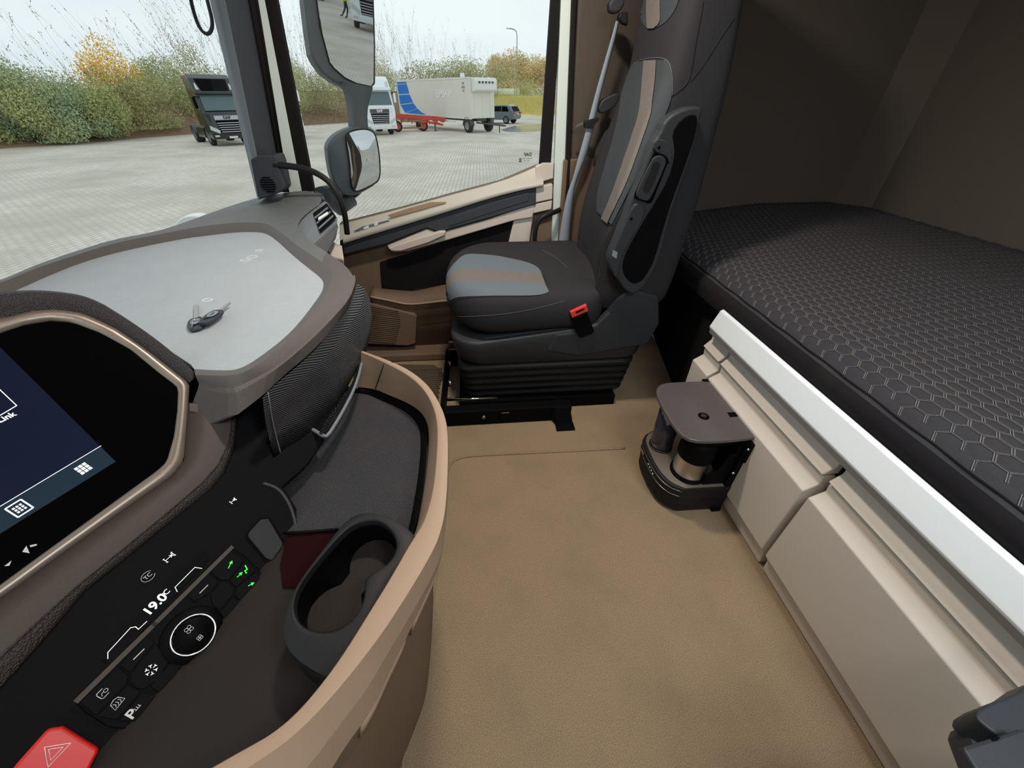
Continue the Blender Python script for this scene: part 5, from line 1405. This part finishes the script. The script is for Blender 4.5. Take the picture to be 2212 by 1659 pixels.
def shrub(name, key_, px, v, dist, h, w, m, lab, grp, twn=12, tw_h=1.25, zoff=.5, nleaf=2600, cat='bush', lean=.2, leaf=.06):
    if cat == 'bush' and name != 'yellow_shrub': h *= 1.3; nleaf = int(nleaf*4.5)
    elif nleaf: nleaf = int(nleaf*3)
    base_ = GP(px, v); q = back_(base_, dist*(.6 if px < 300 and dist < 5 else 1), zoff*(.3 if px < 300 else 1))
    t = thing(name, lab, cat, tuple(q), random.uniform(-.4, .4), grp)
    k1 = (key_, m, w, h)
    if nleaf:
        f = obj('foliage', leaf_mesh(key_, nleaf, w/2, w*.4, h, leaf), m, t, local=True, weld=False)
    if twn: obj('twigs', twig_mesh(key_+50, twn, w/2, w*.35, h*tw_h, lean), 'twig', t, local=True, weld=False)
    return t
shrub('bush', 1, -60, 325, 2, 3.4, 7, 'green2', 'broad olive bush at the far left edge of the bank', None, lean=.5)
shrub('bush', 2, 60, 318, 1.5, 2.9, 5.5, 'green1', 'green bush second from the left on the bank', None, lean=.5)
shrub('bush', 3, 150, 312, 1.2, 3.0, 5.0, 'green3', 'darker blue green bush left of the yellow one on the bank', None, lean=.5)
shrub('bush', 4, 235, 305, 1.5, 2.4, 4.5, 'green1', 'green bush in front of the yellow shrub', None, lean=.4)
shrub('bush', 5, 335, 298, 2.0, 2.5, 5.5, 'green2', 'olive bush to the left of the black truck', None, lean=.3)
shrub('bush', 6, 400, 292, 5, 3.6, 5.5, 'green1', 'bush rising behind the black truck', None, lean=.2)
shrub('yellow_shrub', 7, 308, 300, 4.2, 5.6, 5.6, 'yellow', 'bright yellow autumn shrub standing above the green bushes', None, twn=14, tw_h=1.1, nleaf=3200, lean=.3)
shrub('bush', 8, 520, 284, 5, 4.2, 7, 'green2', 'bush behind the windscreen pillar right of the black truck', None, twn=40, tw_h=1.5, lean=.2)
shrub('bush', 9, 650, 274, 5, 4.6, 7, 'green1', 'tall green bush between the pillar and the main mirror', None, twn=34, tw_h=1.5, lean=.05)
shrub('bush', 10, 705, 270, 4.5, 3.8, 7, 'green2', 'olive bush left of the mirror arm', None, lean=.05)
shrub('bush', 11, 790, 264, 5.5, 5.0, 7, 'green2', 'olive bush behind the white truck beside the mirror', None, twn=34, tw_h=1.6, lean=0)
shrub('bush', 12, 860, 259, 10, 4.4, 9, 'green2', 'bush behind the left end of the cream trailer', None, twn=40, tw_h=1.8, lean=0)
shrub('tree', 13, 960, 256, 20, 6.6, 18, 'green2', 'brownish trees above the middle of the cream trailer', None, twn=40, tw_h=1.25, cat='tree', lean=0, nleaf=3600, leaf=.14)
shrub('tree', 14, 1040, 254, 16, 6.2, 12, 'green2', 'dark bushy tree behind the refrigeration unit of the trailer', None, twn=30, tw_h=1.25, cat='tree', lean=0, nleaf=3000, leaf=.14)
for i, (u, v, d, h, w, lab) in enumerate([(1092, 246, 30, 8.4, 9, 'orange autumn tree left of the lamp posts in the distance'), (1125, 246, 36, 9.2, 11, 'orange and green tree directly behind the lamp posts'), (1165, 246, 30, 8.4, 10, 'orange tree at the right edge of the side window')]):
    shrub('autumn_tree', 20+i, u, v, d, h, w, 'orange', lab, None, twn=0, cat='tree', nleaf=3600, leaf=.17)
shrub('bush', 30, 1075, 248, 12, 3.6, 8, 'green1', 'low green bush beyond the blue grey car', None, twn=0, nleaf=2000)
shrub('bush', 31, 1160, 247, 22, 4.0, 12, 'green1', 'low green bush under the lamp posts at right', None, twn=0, nleaf=2000)
for i_, (u_, d_) in enumerate([(-20, 'far left'), (60, 'second'), (135, 'third'), (205, 'fourth'), (270, 'rightmost')]):
    shrub('bush', 60+i_, u_, 319-u_*.06, .9, 1.5, 3.4, ['green1', 'green3', 'green2', 'green3', 'green1'][i_], 'low leafy bush right at the kerb on the left, %s of five' % d_, 'low bushes along the kerb', twn=0, nleaf=1300, zoff=.1)
for i, u in enumerate((15, 100, 175, 215, 440, 470, 845, 890, 925)):
    shrub('bare_sapling', 40+i, u, 300 if u < 500 else 260, 6 if u < 500 else 12, 5.0 if u < 500 else 6.5, 2.5, 'green2', 'thin bare sapling rising above the hedge, %s' % ['at the far left edge of the windscreen', 'second from the left', 'left of the yellow shrub', 'against the left flank of the yellow shrub', 'just left of the black truck roof', 'behind the black truck roof', 'behind the white truck beside the mirror', 'above the blue end of the trailer', 'above the middle of the trailer'][i], 'bare saplings along the hedge', twn=9, tw_h=1.3, nleaf=0, cat='tree', lean=.35 if u < 500 else .05)
gb = obj('grass_bank', MB().loft([[GP(u, v) for u, v in l] for l in ([(1062, 250), (1110, 251), (1165, 250), (1230, 249)],)]+[[GP(u, 249)+Vector((0, 6, 1.4)) for u in (1062, 1110, 1165, 1230)], [GP(u, 249)+Vector((0, 16, 2.2)) for u in (1062, 1110, 1165, 1230)], [GP(u, 249)+Vector((0, 60, 2.4)) for u in (1062, 1110, 1165, 1230)]]), 'grass')
tag(gb, 'strip of dry yellow grass rising behind the parked car', 'grass')
r_ = random.Random(5); mb = MB()
for k in range(5000):
    u = r_.uniform(1055, 1235); f = r_.random(); b0_ = GP(u, 250); c = b0_+Vector((0, 12*f, 1.9*f**.6)); h = r_.uniform(.3, .8)
    mb.add([c+Vector((-.06, 0, 0)), c+Vector((.06, 0, 0)), c+Vector((r_.uniform(-.3, .3), 0, h))], [(0, 1, 2)])
obj('grass_blades', mb, 'grass', gb, weld=False, kind='stuff')
gc = obj('greenhouse', MB().box(GP(1098, 247)+Vector((0, 28, 2.9)), (9, 2, 1.2)), 'whitetrim', bevel=.4); tag(gc, 'pale low structure seen beyond the grass bank', 'shed')
for u, h, w, lab in ((1144, 10.5, 15, 'tall curved lamp post at the right side of the side window'), (1150, 7.0, 0, 'shorter straight lamp post beside the tall one')):
    b0_ = GP(u if w else 1138, 247)+Vector((0, 22, 1.6))
    pts = [b0_, b0_+Vector((0, 0, h*.9))]
    if w: pts += [b0_+Vector((-.1, 0, h*.97)), b0_+Vector((-.6, 0, h)), b0_+Vector((-1.4, 0, h*1.01))]
    t = thing('lamp_post', lab, 'lamp post', tuple(b0_))
    obj('post', MB().tube(pts, .09, 8), 'pole', t)
    obj('lamp_head', MB().box(pts[-1]+Vector((0 if not w else -.3, 0, 0)), (.6, .3, .2)), 'whitetrim', t, bevel=.05)
pd_ = obj('puddle', MB().prism(smoothline([GP(u, v, .004) for u, v in [(1075, 283), (1100, 274), (1140, 268), (1200, 266), (1230, 272), (1200, 280), (1130, 286)]], 30, True, 1), (0, 0, .002)), 'water'); tag(pd_, 'wet shiny patch on the paving beside the trailer drawbar', 'puddle')
# ---- wheels
def wheel(t, x, y, R=.5, w=.3, dual=False):
    s = 1 if x > 0 else -1
    wo = obj('wheel', MB().lathe([(R*.58, -w/2), (R*.96, -w/2), (R, -w/2+.05), (R, w/2-.05), (R*.96, w/2), (R*.58, w/2)], (x, y, R), (s, 0, 0), 24), 'tyre', t, local=True)
    obj('rim', MB().lathe([(0, w*.25), (R*.2, w*.3), (R*.25, w*.1), (R*.5, w*.12), (R*.6, w/2+.005), (R*.62, w/2)], (x, y, R), (s, 0, 0), 20), 'hub', wo, local=True)
    return wo
def truck(lab, px, v, head, paint, high=3.85, sc=1.0, dark=False):
    """local frame: front bumper at y=0 facing -y, x across"""
    t = thing('truck', lab, 'truck', tuple(GP(px, v)), head)
    t.scale = (sc, sc, sc)
    sp = [(0.10, .55), (0.0, .75), (0.0, 1.0), (.04, 1.95), (.10, 2.0), (.42, 2.85), (.30, 2.92), (.34, 3.05), (.75, high-.22), (1.1, high-.02), (1.9, high), (2.25, high-.02), (2.28, 1.15), (1.95, 1.1), (1.9, .95), (1.75, 1.05), (1.45, 1.1), (1.15, 1.02), (.95, .8), (.85, .5), (.3, .45)]
    obj('cab', MB().prism([(-1.22, y, z) for y, z in sp], (2.44, 0, 0)), paint, t, local=True, bevel=.07, seg=2)
    obj('windscreen', MB().prism([(-1.08, .07, 2.02), (1.08, .07, 2.02), (1.02, .37, 2.82), (-1.02, .37, 2.82)], (0, -.03, .0)), 'tglass', t, local=True, bevel=.01)
    obj('visor', MB().prism([(-1.15, .30, 2.86), (1.15, .30, 2.86), (1.15, .10, 2.93), (-1.15, .10, 2.93)], (0, 0, .10)), paint, t, local=True, bevel=.02)
    obj('roof_window', MB().prism([(-.8, .36, 3.08), (.8, .36, 3.08), (.9, .72, high-.26), (-.9, .72, high-.26)], (0, -.03, 0)), 'glossblack' if dark else paint, t, local=True)
    for s in (-1, 1):
        obj('side_window', MB().prism([(s*1.222, .35, 2.05), (s*1.222, 1.15, 2.05), (s*1.222, 1.15, 2.75), (s*1.222, .60, 2.75)], (s*.012, 0, 0)), 'tglass', t, local=True)
        obj('roof_lamp', MB().prism([(s*1.12, .45, 3.15), (s*.90, .36, 3.12), (s*.95, .58, 3.45), (s*1.14, .70, 3.5)], (0, -.03, 0)), 'lamp', t, local=True)
        m2 = obj('side_mirror', MB().box((s*1.42, .25, 2.45), (.18, .14, .62)), 'glossblack' if dark else paint, t, local=True, bevel=.05)
        obj('mirror_bracket', MB().box((s*1.30, .28, 2.75), (.2, .06, .06)), 'glossblack', m2, local=True)
        obj('headlamp', MB().prism([(s*1.20, -.012, .98), (s*.72, -.012, .74), (s*.66, -.012, .92), (s*.80, -.012, 1.02), (s*1.18, -.012, 1.22)], (0, .02, 0)), 'lamp', t, local=True, bevel=.01)
        obj('corner_deflector', MB().prism([(s*1.23, .02, 1.3), (s*1.0, -.02, 1.25), (s*.95, -.02, 1.85), (s*1.23, .05, 1.9)], (0, .02, 0)), paint, t, local=True, bevel=.01)
        obj('fog_lamp', MB().box((s*.95, -.02, .62), (.26, .03, .10)), 'lamp', t, local=True)
        wheel(t, s*1.03, 1.42); wheel(t, s*.98, 5.0, .5, .5)
        ar_ = [Vector((s*1.02, 5.0+.62*math.cos(a), .5+.62*math.sin(a))) for a in [math.radians(q) for q in range(10, 171, 20)]]
        obj('mudguard', MB().loft([[p+Vector((-.24, 0, 0)) for p in ar_], [p+Vector((.24, 0, 0)) for p in ar_]]), 'chassis' if dark else paint, t, local=True, solid=.03)
        obj('side_skirt', MB().box((s*1.12, 3.1, .72), (.14, 1.9, .62)), paint, t, local=True, bevel=.04)
    obj('grille', MB().prism([(-.62, -.012, .78), (.62, -.012, .78), (.72, -.012, 1.48), (-.72, -.012, 1.48)], (0, .03, 0)), 'glossblack', t, local=True)
    for k in range(5):
        obj('grille_bar', MB().box((0, -.03, .84+k*.125), (1.18+k*.05, .03, .05)), 'grille', t, local=True, bevel=.01)
    bd_ = obj('badge_panel', MB().box((0, -.02, 1.63), (1.5, .03, .24)), 'grille' if dark else 'chassis', t, local=True, bevel=.02)
    tx = text('badge_text', 'DAF', .24, frame((0, -.045, 1.63), (1, 0, 0), (0, 0, 1)), 'frit' if dark else 'whitetrim', None, .005, bold=.01); tx.parent = t
    obj('number_plate', MB().box((0, -.03, .52), (.52, .02, .12)), 'plate', t, local=True)
    obj('bumper', MB().prism([(-1.22, .04, .42), (1.22, .04, .42), (1.22, -.02, .70), (-1.22, -.02, .70)], (0, .25, 0)), paint, t, local=True, bevel=.03)
    obj('chassis_frame', MB().box((0, 4.0, .82), (.9, 4.0, .25)), 'chassis', t, local=True)
    obj('fifth_wheel', MB().lathe([(0, .12), (.45, .12), (.45, 0)], (0, 4.7, .95), (0, 0, 1), 16), 'tyre', t, local=True)
    return t
def heading(a, b):
    d = GP(*a)-GP(*b)       # from rear to front
    return math.atan2(d.x, -d.y)
hb = heading((458, 315), (424, 306))
truck('black tractor unit with chrome grille parked beside the hedge', 512, 315, hb, 'truckblack', 3.95, .88, True)
truck('white tractor unit mostly hidden by the windscreen pillar', 628, 300, hb+.02, 'truckwhite', 3.8)
hw = heading((800, 291), (735, 284))
truck('white tractor unit with grey grille beside the red trailer chassis', 829, 293, hw*.6, 'truckwhite', 3.8, .95)
# ---- container trailer
Ac = GP(1021, 288); Bc = GP(860, 271)
dl_ = (Bc-Ac); Ln = dl_.length; rz = math.atan2(dl_.y, dl_.x)
tr = thing('box_trailer', 'cream refrigerated box trailer with a blue fan shaped panel at its left end', 'trailer', tuple(Ac), rz)
# local: x runs from the near right corner to the far left end, y across (away)
Wd = -2.5
tr.scale = (.93, .93, .93)
obj('box_body', MB().prism([(0, 0, 1.05), (Ln, 0, 1.05), (Ln, 0, 3.85), (0, 0, 3.85)], (0, Wd, 0)), 'cream', tr, local=True, bevel=.04)
for z in (1.06, 3.82):
    obj('edge_rail', MB().box((Ln/2, .012, z), (Ln, .03, .12)), 'whitetrim', tr, local=True)
for x in (.05, Ln-.05, .55): obj('corner_post', MB().box((x, .012, 2.45), (.1, .03, 2.75)), 'whitetrim', tr, local=True)
obj('reefer_unit', MB().prism([(-.55, -.1, 3.0), (-.55, -.1, 3.6), (-.45, -.1, 3.82), (0, -.1, 3.82), (0, -.1, 2.9), (-.3, -.1, 2.9)], (0, Wd+.2, 0)), 'whitetrim', tr, local=True, bevel=.06, label='white refrigeration unit')
for k in range(5): obj('unit_slot', MB().box((-.565, -.55-k*.34, 3.52), (.02, .2, .14)), 'chassis', tr, local=True)
for k in range(3): obj('end_rib', MB().box((-.02, -.35-k*.85, 2.0), (.03, .06, 1.7)), 'whitetrim', tr, local=True)
bl_p = [(Ln-.15, 3.72), (Ln-2.6, 3.72), (Ln-2.7, 3.2), (Ln-3.0, 2.6), (Ln-3.6, 2.05), (Ln-4.4, 1.6), (Ln-5.4, 1.25), (Ln-6.2, 1.15), (Ln-.15, 1.15)]
# blue fan panels divided by white lines
rad = [(0, 3.70), (0, 3.55), (0, 2.82), (0, 2.1), (0, 1.5)]
out_ = [(2.55, 3.72), (2.6, 3.56), (2.95, 2.75), (3.6, 2.05), (4.4, 1.62), (5.3, 1.30), (6.2, 1.14)]
inn = [(.15, 3.72), (.15, 3.56), (.18, 2.70), (.22, 1.85), (1.2, 1.14), (3.2, 1.14), (5.4, 1.13)]
sc_ = Ln/15.0 if Ln > 8 else .6
for k in range(len(out_)-1):
    o0, o1, i0_, i1_ = out_[k], out_[k+1], inn[k], inn[k+1]
    q = [o0, o1, i1_, i0_]
    cx_ = sum(p[0] for p in q)/4; cz_ = sum(p[1] for p in q)/4
    q = [(cx_+(p[0]-cx_)*.95, cz_+(p[1]-cz_)*.90) for p in q]
    obj('blue_panel', MB().prism([(Ln-p[0]*sc_, .012, p[1]) for p in q], (0, .008, 0)), 'blue', tr, local=True, label='blue panel')
tx = text('faded_lettering', 'EIMSKIP', .75, frame((Ln*.32, .02, 2.75), (-1, 0, 0), (0, 0, 1)), 'creamtext', None, .004, bold=.01); tx.parent = tr
for k, s_ in enumerate(('TIP', '5475', 'TE')):
    tx = text('fleet_mark', s_, .22, frame((1.0, .03, 3.45-k*.25), (-1, 0, 0), (0, 0, 1)), 'chassis', None, .003); tx.parent = tr
obj('chassis_frame', MB().box((Ln/2, Wd/2, .93), (Ln*.96, 1.0, .22)), 'chassis', tr, local=True)
obj('side_guard', MB().box((Ln*.38, .0, .75), (Ln*.36, .04, .09)), 'whitetrim', tr, local=True)
obj('roof_vent', MB().lathe([(0, .35), (.18, .35), (.22, 0)], (2.2, -.8, 3.85), (0, 0, 1), 12), 'whitetrim', tr, local=True)
for x in (.75,):
    for s in (0, 1):
        y = -.15 if s == 0 else Wd+.15
        wo = obj('wheel', MB().lathe([(.3, -.17), (.5, -.17), (.52, 0), (.5, .17), (.3, .17)], (x, y, .52), (0, 1 if s == 0 else -1, 0), 24), 'tyre', tr, local=True)
        obj('rim', MB().lathe([(0, .06), (.12, .1), (.25, .06), (.31, .172)], (x, y, .52), (0, 1 if s == 0 else -1, 0), 20), 'hub', wo, local=True)
        ar_ = [Vector((x+.62*math.cos(a), y, .52+.62*math.sin(a))) for a in [math.radians(q) for q in range(0, 181, 20)]]
        obj('mudguard', MB().loft([[p+Vector((0, -.2, 0)) for p in ar_], [p+Vector((0, .2, 0)) for p in ar_]]), 'chassis', tr, local=True, solid=.03)
obj('drawbar', MB().tube([(.2, Wd*.25, .75), (-3.0, Wd*.5, .62)], .06, 6).tube([(.2, Wd*.75, .75), (-3.0, Wd*.5, .62)], .06, 6).tube([(-2.2, Wd*.5, .64), (-2.2, Wd*.5, .1)], .05, 6), 'chassis', tr, local=True)
# ---- red skeletal chassis in front of its left end
rc0 = GP(868, 285); rc1 = GP(945, 283)
dd = rc1-rc0; rr_ = math.atan2(dd.y, dd.x)
rt_ = thing('red_chassis', 'rusty red skeletal trailer chassis standing low in front of the cream trailer', 'trailer', tuple(rc0), rr_)
rt_.scale = (.8, .8, .8)
for y in (0, 1.6):
    obj('main_beam', MB().box((1.6, y, 1.25), (6.4, .16, .34), Matrix.Rotation(math.radians(4), 3, 'Y')), 'redsteel', rt_, local=True)
    obj('main_beam', MB().box((2.2, y, .9), (4.6, .12, .18), Matrix.Rotation(math.radians(9), 3, 'Y')), 'redsteel', rt_, local=True)
for k in range(8):
    obj('cross_member', MB().box((-1.2+k*.82, .8, 1.25-k*.055), (.14, 1.9, .22)), 'redsteel', rt_, local=True)
for k in range(5): obj('upright', MB().box((.2+k*.9, -.1, 1.0-k*.05), (.12, .1, .5), Matrix.Rotation(.5*(-1)**k, 3, 'Y')), 'redsteel', rt_, local=True)
for x, y in ((-.35, 0), (-.35, 2.0), (2.35, .2), (2.35, 2.0)):
    wo = obj('wheel', MB().lathe([(.28, -.15), (.48, -.15), (.5, 0), (.48, .15), (.28, .15)], (x, y, .5), (0, -1, 0), 20), 'tyre', rt_, local=True)
    obj('rim', MB().lathe([(0, .06), (.12, .1), (.29, .152)], (x, y, .5), (0, -1, 0), 16), 'redsteel', wo, local=True)
obj('side_guard', MB().box((1.1, -.3, .95), (2.0, .05, .16)).box((1.1, -.3, .35), (2.0, .05, .12)).box((2.1, -.3, .62), (.12, .05, .7)), 'kerb', rt_, local=True)
for k in range(7):
    obj('brace', MB().box((-.9+k*.75, -.05+.25*(k % 3), 1.42-k*.05), (.75, .09, .12), Matrix.Rotation(.45*(-1)**k, 3, 'Y')), 'redsteel', rt_, local=True)
    obj('bracket', MB().box((-.6+k*.7, -.16, 1.05-k*.04), (.22, .08, .26)), 'redsteel', rt_, local=True)
obj('landing_leg', MB().box((3.6, .1, .35), (.12, .12, .7)).box((3.6, .1, .03), (.3, .3, .06)), 'chassis', rt_, local=True)
# ---- parked car
ca = GP(1077, 266); car = thing('car', 'blue grey estate car parked beyond the trailer drawbar', 'car', tuple(ca), math.radians(58))
# local: y forward, x across
cs = [(-2.3, .45), (-2.35, .75), (-2.25, 1.05), (-1.85, 1.58), (-1.4, 1.66), (.1, 1.62), (.95, 1.08), (2.0, .95), (2.3, .75), (2.3, .42), (1.9, .35), (-1.9, .35)]
obj('car_body', MB().prism([(-.92, y, z) for y, z in cs], (1.84, 0, 0)), 'carpaint', car, local=True, bevel=.1, seg=3)
for s in (-1, 1):
    for q in ([(-1.75, 1.08), (-1.55, 1.5), (-1.0, 1.54), (-.85, 1.08)], [(-.8, 1.08), (-.9, 1.54), (-.1, 1.52), (.0, 1.08)], [(.05, 1.08), (-.02, 1.52), (.2, 1.46), (.75, 1.08)]):
        obj('side_window', MB().prism([(s*.925, y, z) for y, z in q], (s*.01, 0, 0)), 'glossblack', car, local=True)
    for y in (-1.4, 1.4):
        wheel(car, s*.82, y, .36, .24)
    obj('tail_lamp', MB().box((s*.72, -2.32, .98), (.4, .08, .16)), 'tail', car, local=True, bevel=.02)
obj('rear_window', MB().prism([(-.7, -2.22, 1.12), (.7, -2.22, 1.12), (.62, -1.92, 1.52), (-.62, -1.92, 1.52)], (0, -.03, 0)), 'glossblack', car, local=True)
obj('number_plate', MB().box((0, -2.38, .86), (.5, .03, .12)), 'yplate', car, local=True)
# ---- things behind the cab that show in the mirror

flank = obj('cab_flank', MB().prism([(.46, 2.39, -.6), (2.3, 2.39, -.6), (2.3, 2.39, 2.3), (.46, 2.39, 2.3)], (0, .03, 0)), 'mirrorhouse')
tag(flank, 'dark grey outer side of the own cab behind the door, seen in the mirror', 'panel')
for z in (1.35, 1.29, 1.23): obj('side_vent', MB().box((1.3, 2.43, z), (.9, .02, .035)), 'glossblack', flank)

truck('white tractor unit standing behind the cab, visible only in the main mirror', 1106, 300, 0, 'truckwhite', 3.8)
mt_ = [o for o in bpy.data.objects if o.get('label', '').startswith('white tractor unit standing behind')][0]
mt_.location = (31, 5.6, G); mt_.rotation_euler = (0, 0, math.radians(-82))
rl_ = thing('red_lorry', 'red box lorry parked behind the cab, visible only at the top of the main mirror', 'lorry', (50, 2.0, G))
obj('box_body', MB().box((0, 0, 2.4), (7, 2.5, 2.6)), 'tail', rl_, local=True, bevel=.05)
obj('chassis_frame', MB().box((0, 0, .85), (7, 1.2, .3)), 'chassis', rl_, local=True)
for x_ in (-2.4, 2.4):
    for y_ in (-1.0, 1.0): 
        wo = obj('wheel', MB().lathe([(.3, -.15), (.5, -.15), (.52, 0), (.5, .15), (.3, .15)], (x_, y_, .52), (0, 1, 0), 20), 'tyre', rl_, local=True)
        obj('rim', MB().lathe([(0, .16), (.2, .16), (.3, .1)], (x_, y_, .52), (0, 1, 0), 16), 'hub', wo, local=True)
# walking person in a hi-vis jacket: one skinned body
pr = thing('person', 'person in a yellow hi-vis jacket and dark trousers walking, seen in the main mirror', 'person', (37, 4.35, G))
J = [(0, 0, .95), (0, 0, 1.15), (0, 0, 1.42), (0, 0, 1.52), (0, .02, 1.66), (0, .02, 1.76), (-.10, 0, .90), (-.11, .14, .50), (-.11, .06, .08), (-.11, -.08, .03), (.10, 0, .90), (.11, -.02, .50), (.11, -.24, .10), (.11, -.38, .06), (-.19, 0, 1.42), (-.24, -.06, 1.16), (-.24, -.18, .93), (.19, 0, 1.42), (.24, .08, 1.16), (.24, .02, .92)]
E_ = [(0, 1), (1, 2), (2, 3), (3, 4), (4, 5), (0, 6), (6, 7), (7, 8), (8, 9), (0, 10), (10, 11), (11, 12), (12, 13), (2, 14), (14, 15), (15, 16), (2, 17), (17, 18), (18, 19)]
RR = [.15, .15, .16, .06, .10, .07, .10, .065, .045, .04, .10, .065, .045, .04, .08, .05, .035, .08, .05, .035]
me = bpy.data.meshes.new('body'); me.from_pydata(J, E_, []); me.materials.append(MT['trousers'])
bo_ = bpy.data.objects.new('body', me); COL.objects.link(bo_); bo_.parent = pr
sk_ = bo_.modifiers.new('skin', 'SKIN')
for v_, r_q in zip(me.skin_vertices[0].data if me.skin_vertices else [], RR): v_.radius = (r_q, r_q)
bo_.modifiers.new('sub', 'SUBSURF').levels = 1
obj('jacket', MB().lathe([(.17, .88), (.19, .95), (.20, 1.2), (.21, 1.38), (.13, 1.50), (.07, 1.53)], (0, 0, 0), (0, 0, 1), 16), 'hiviz', pr, local=True)
for s_ in (-1, 1): obj('sleeve', MB().tube([(s_*.17, 0, 1.44), (s_*.25, -.06*s_, 1.16), (s_*.25, -.1*s_, .96)], [.075, .065, .055], 10), 'hiviz', pr, local=True)
obj('head', MB().lathe([(0, -.12), (.06, -.10), (.09, -.02), (.095, .05), (.06, .11), (0, .125)], (0, 0, 1.68), (0, 0, 1), 14), 'skin', pr, local=True)
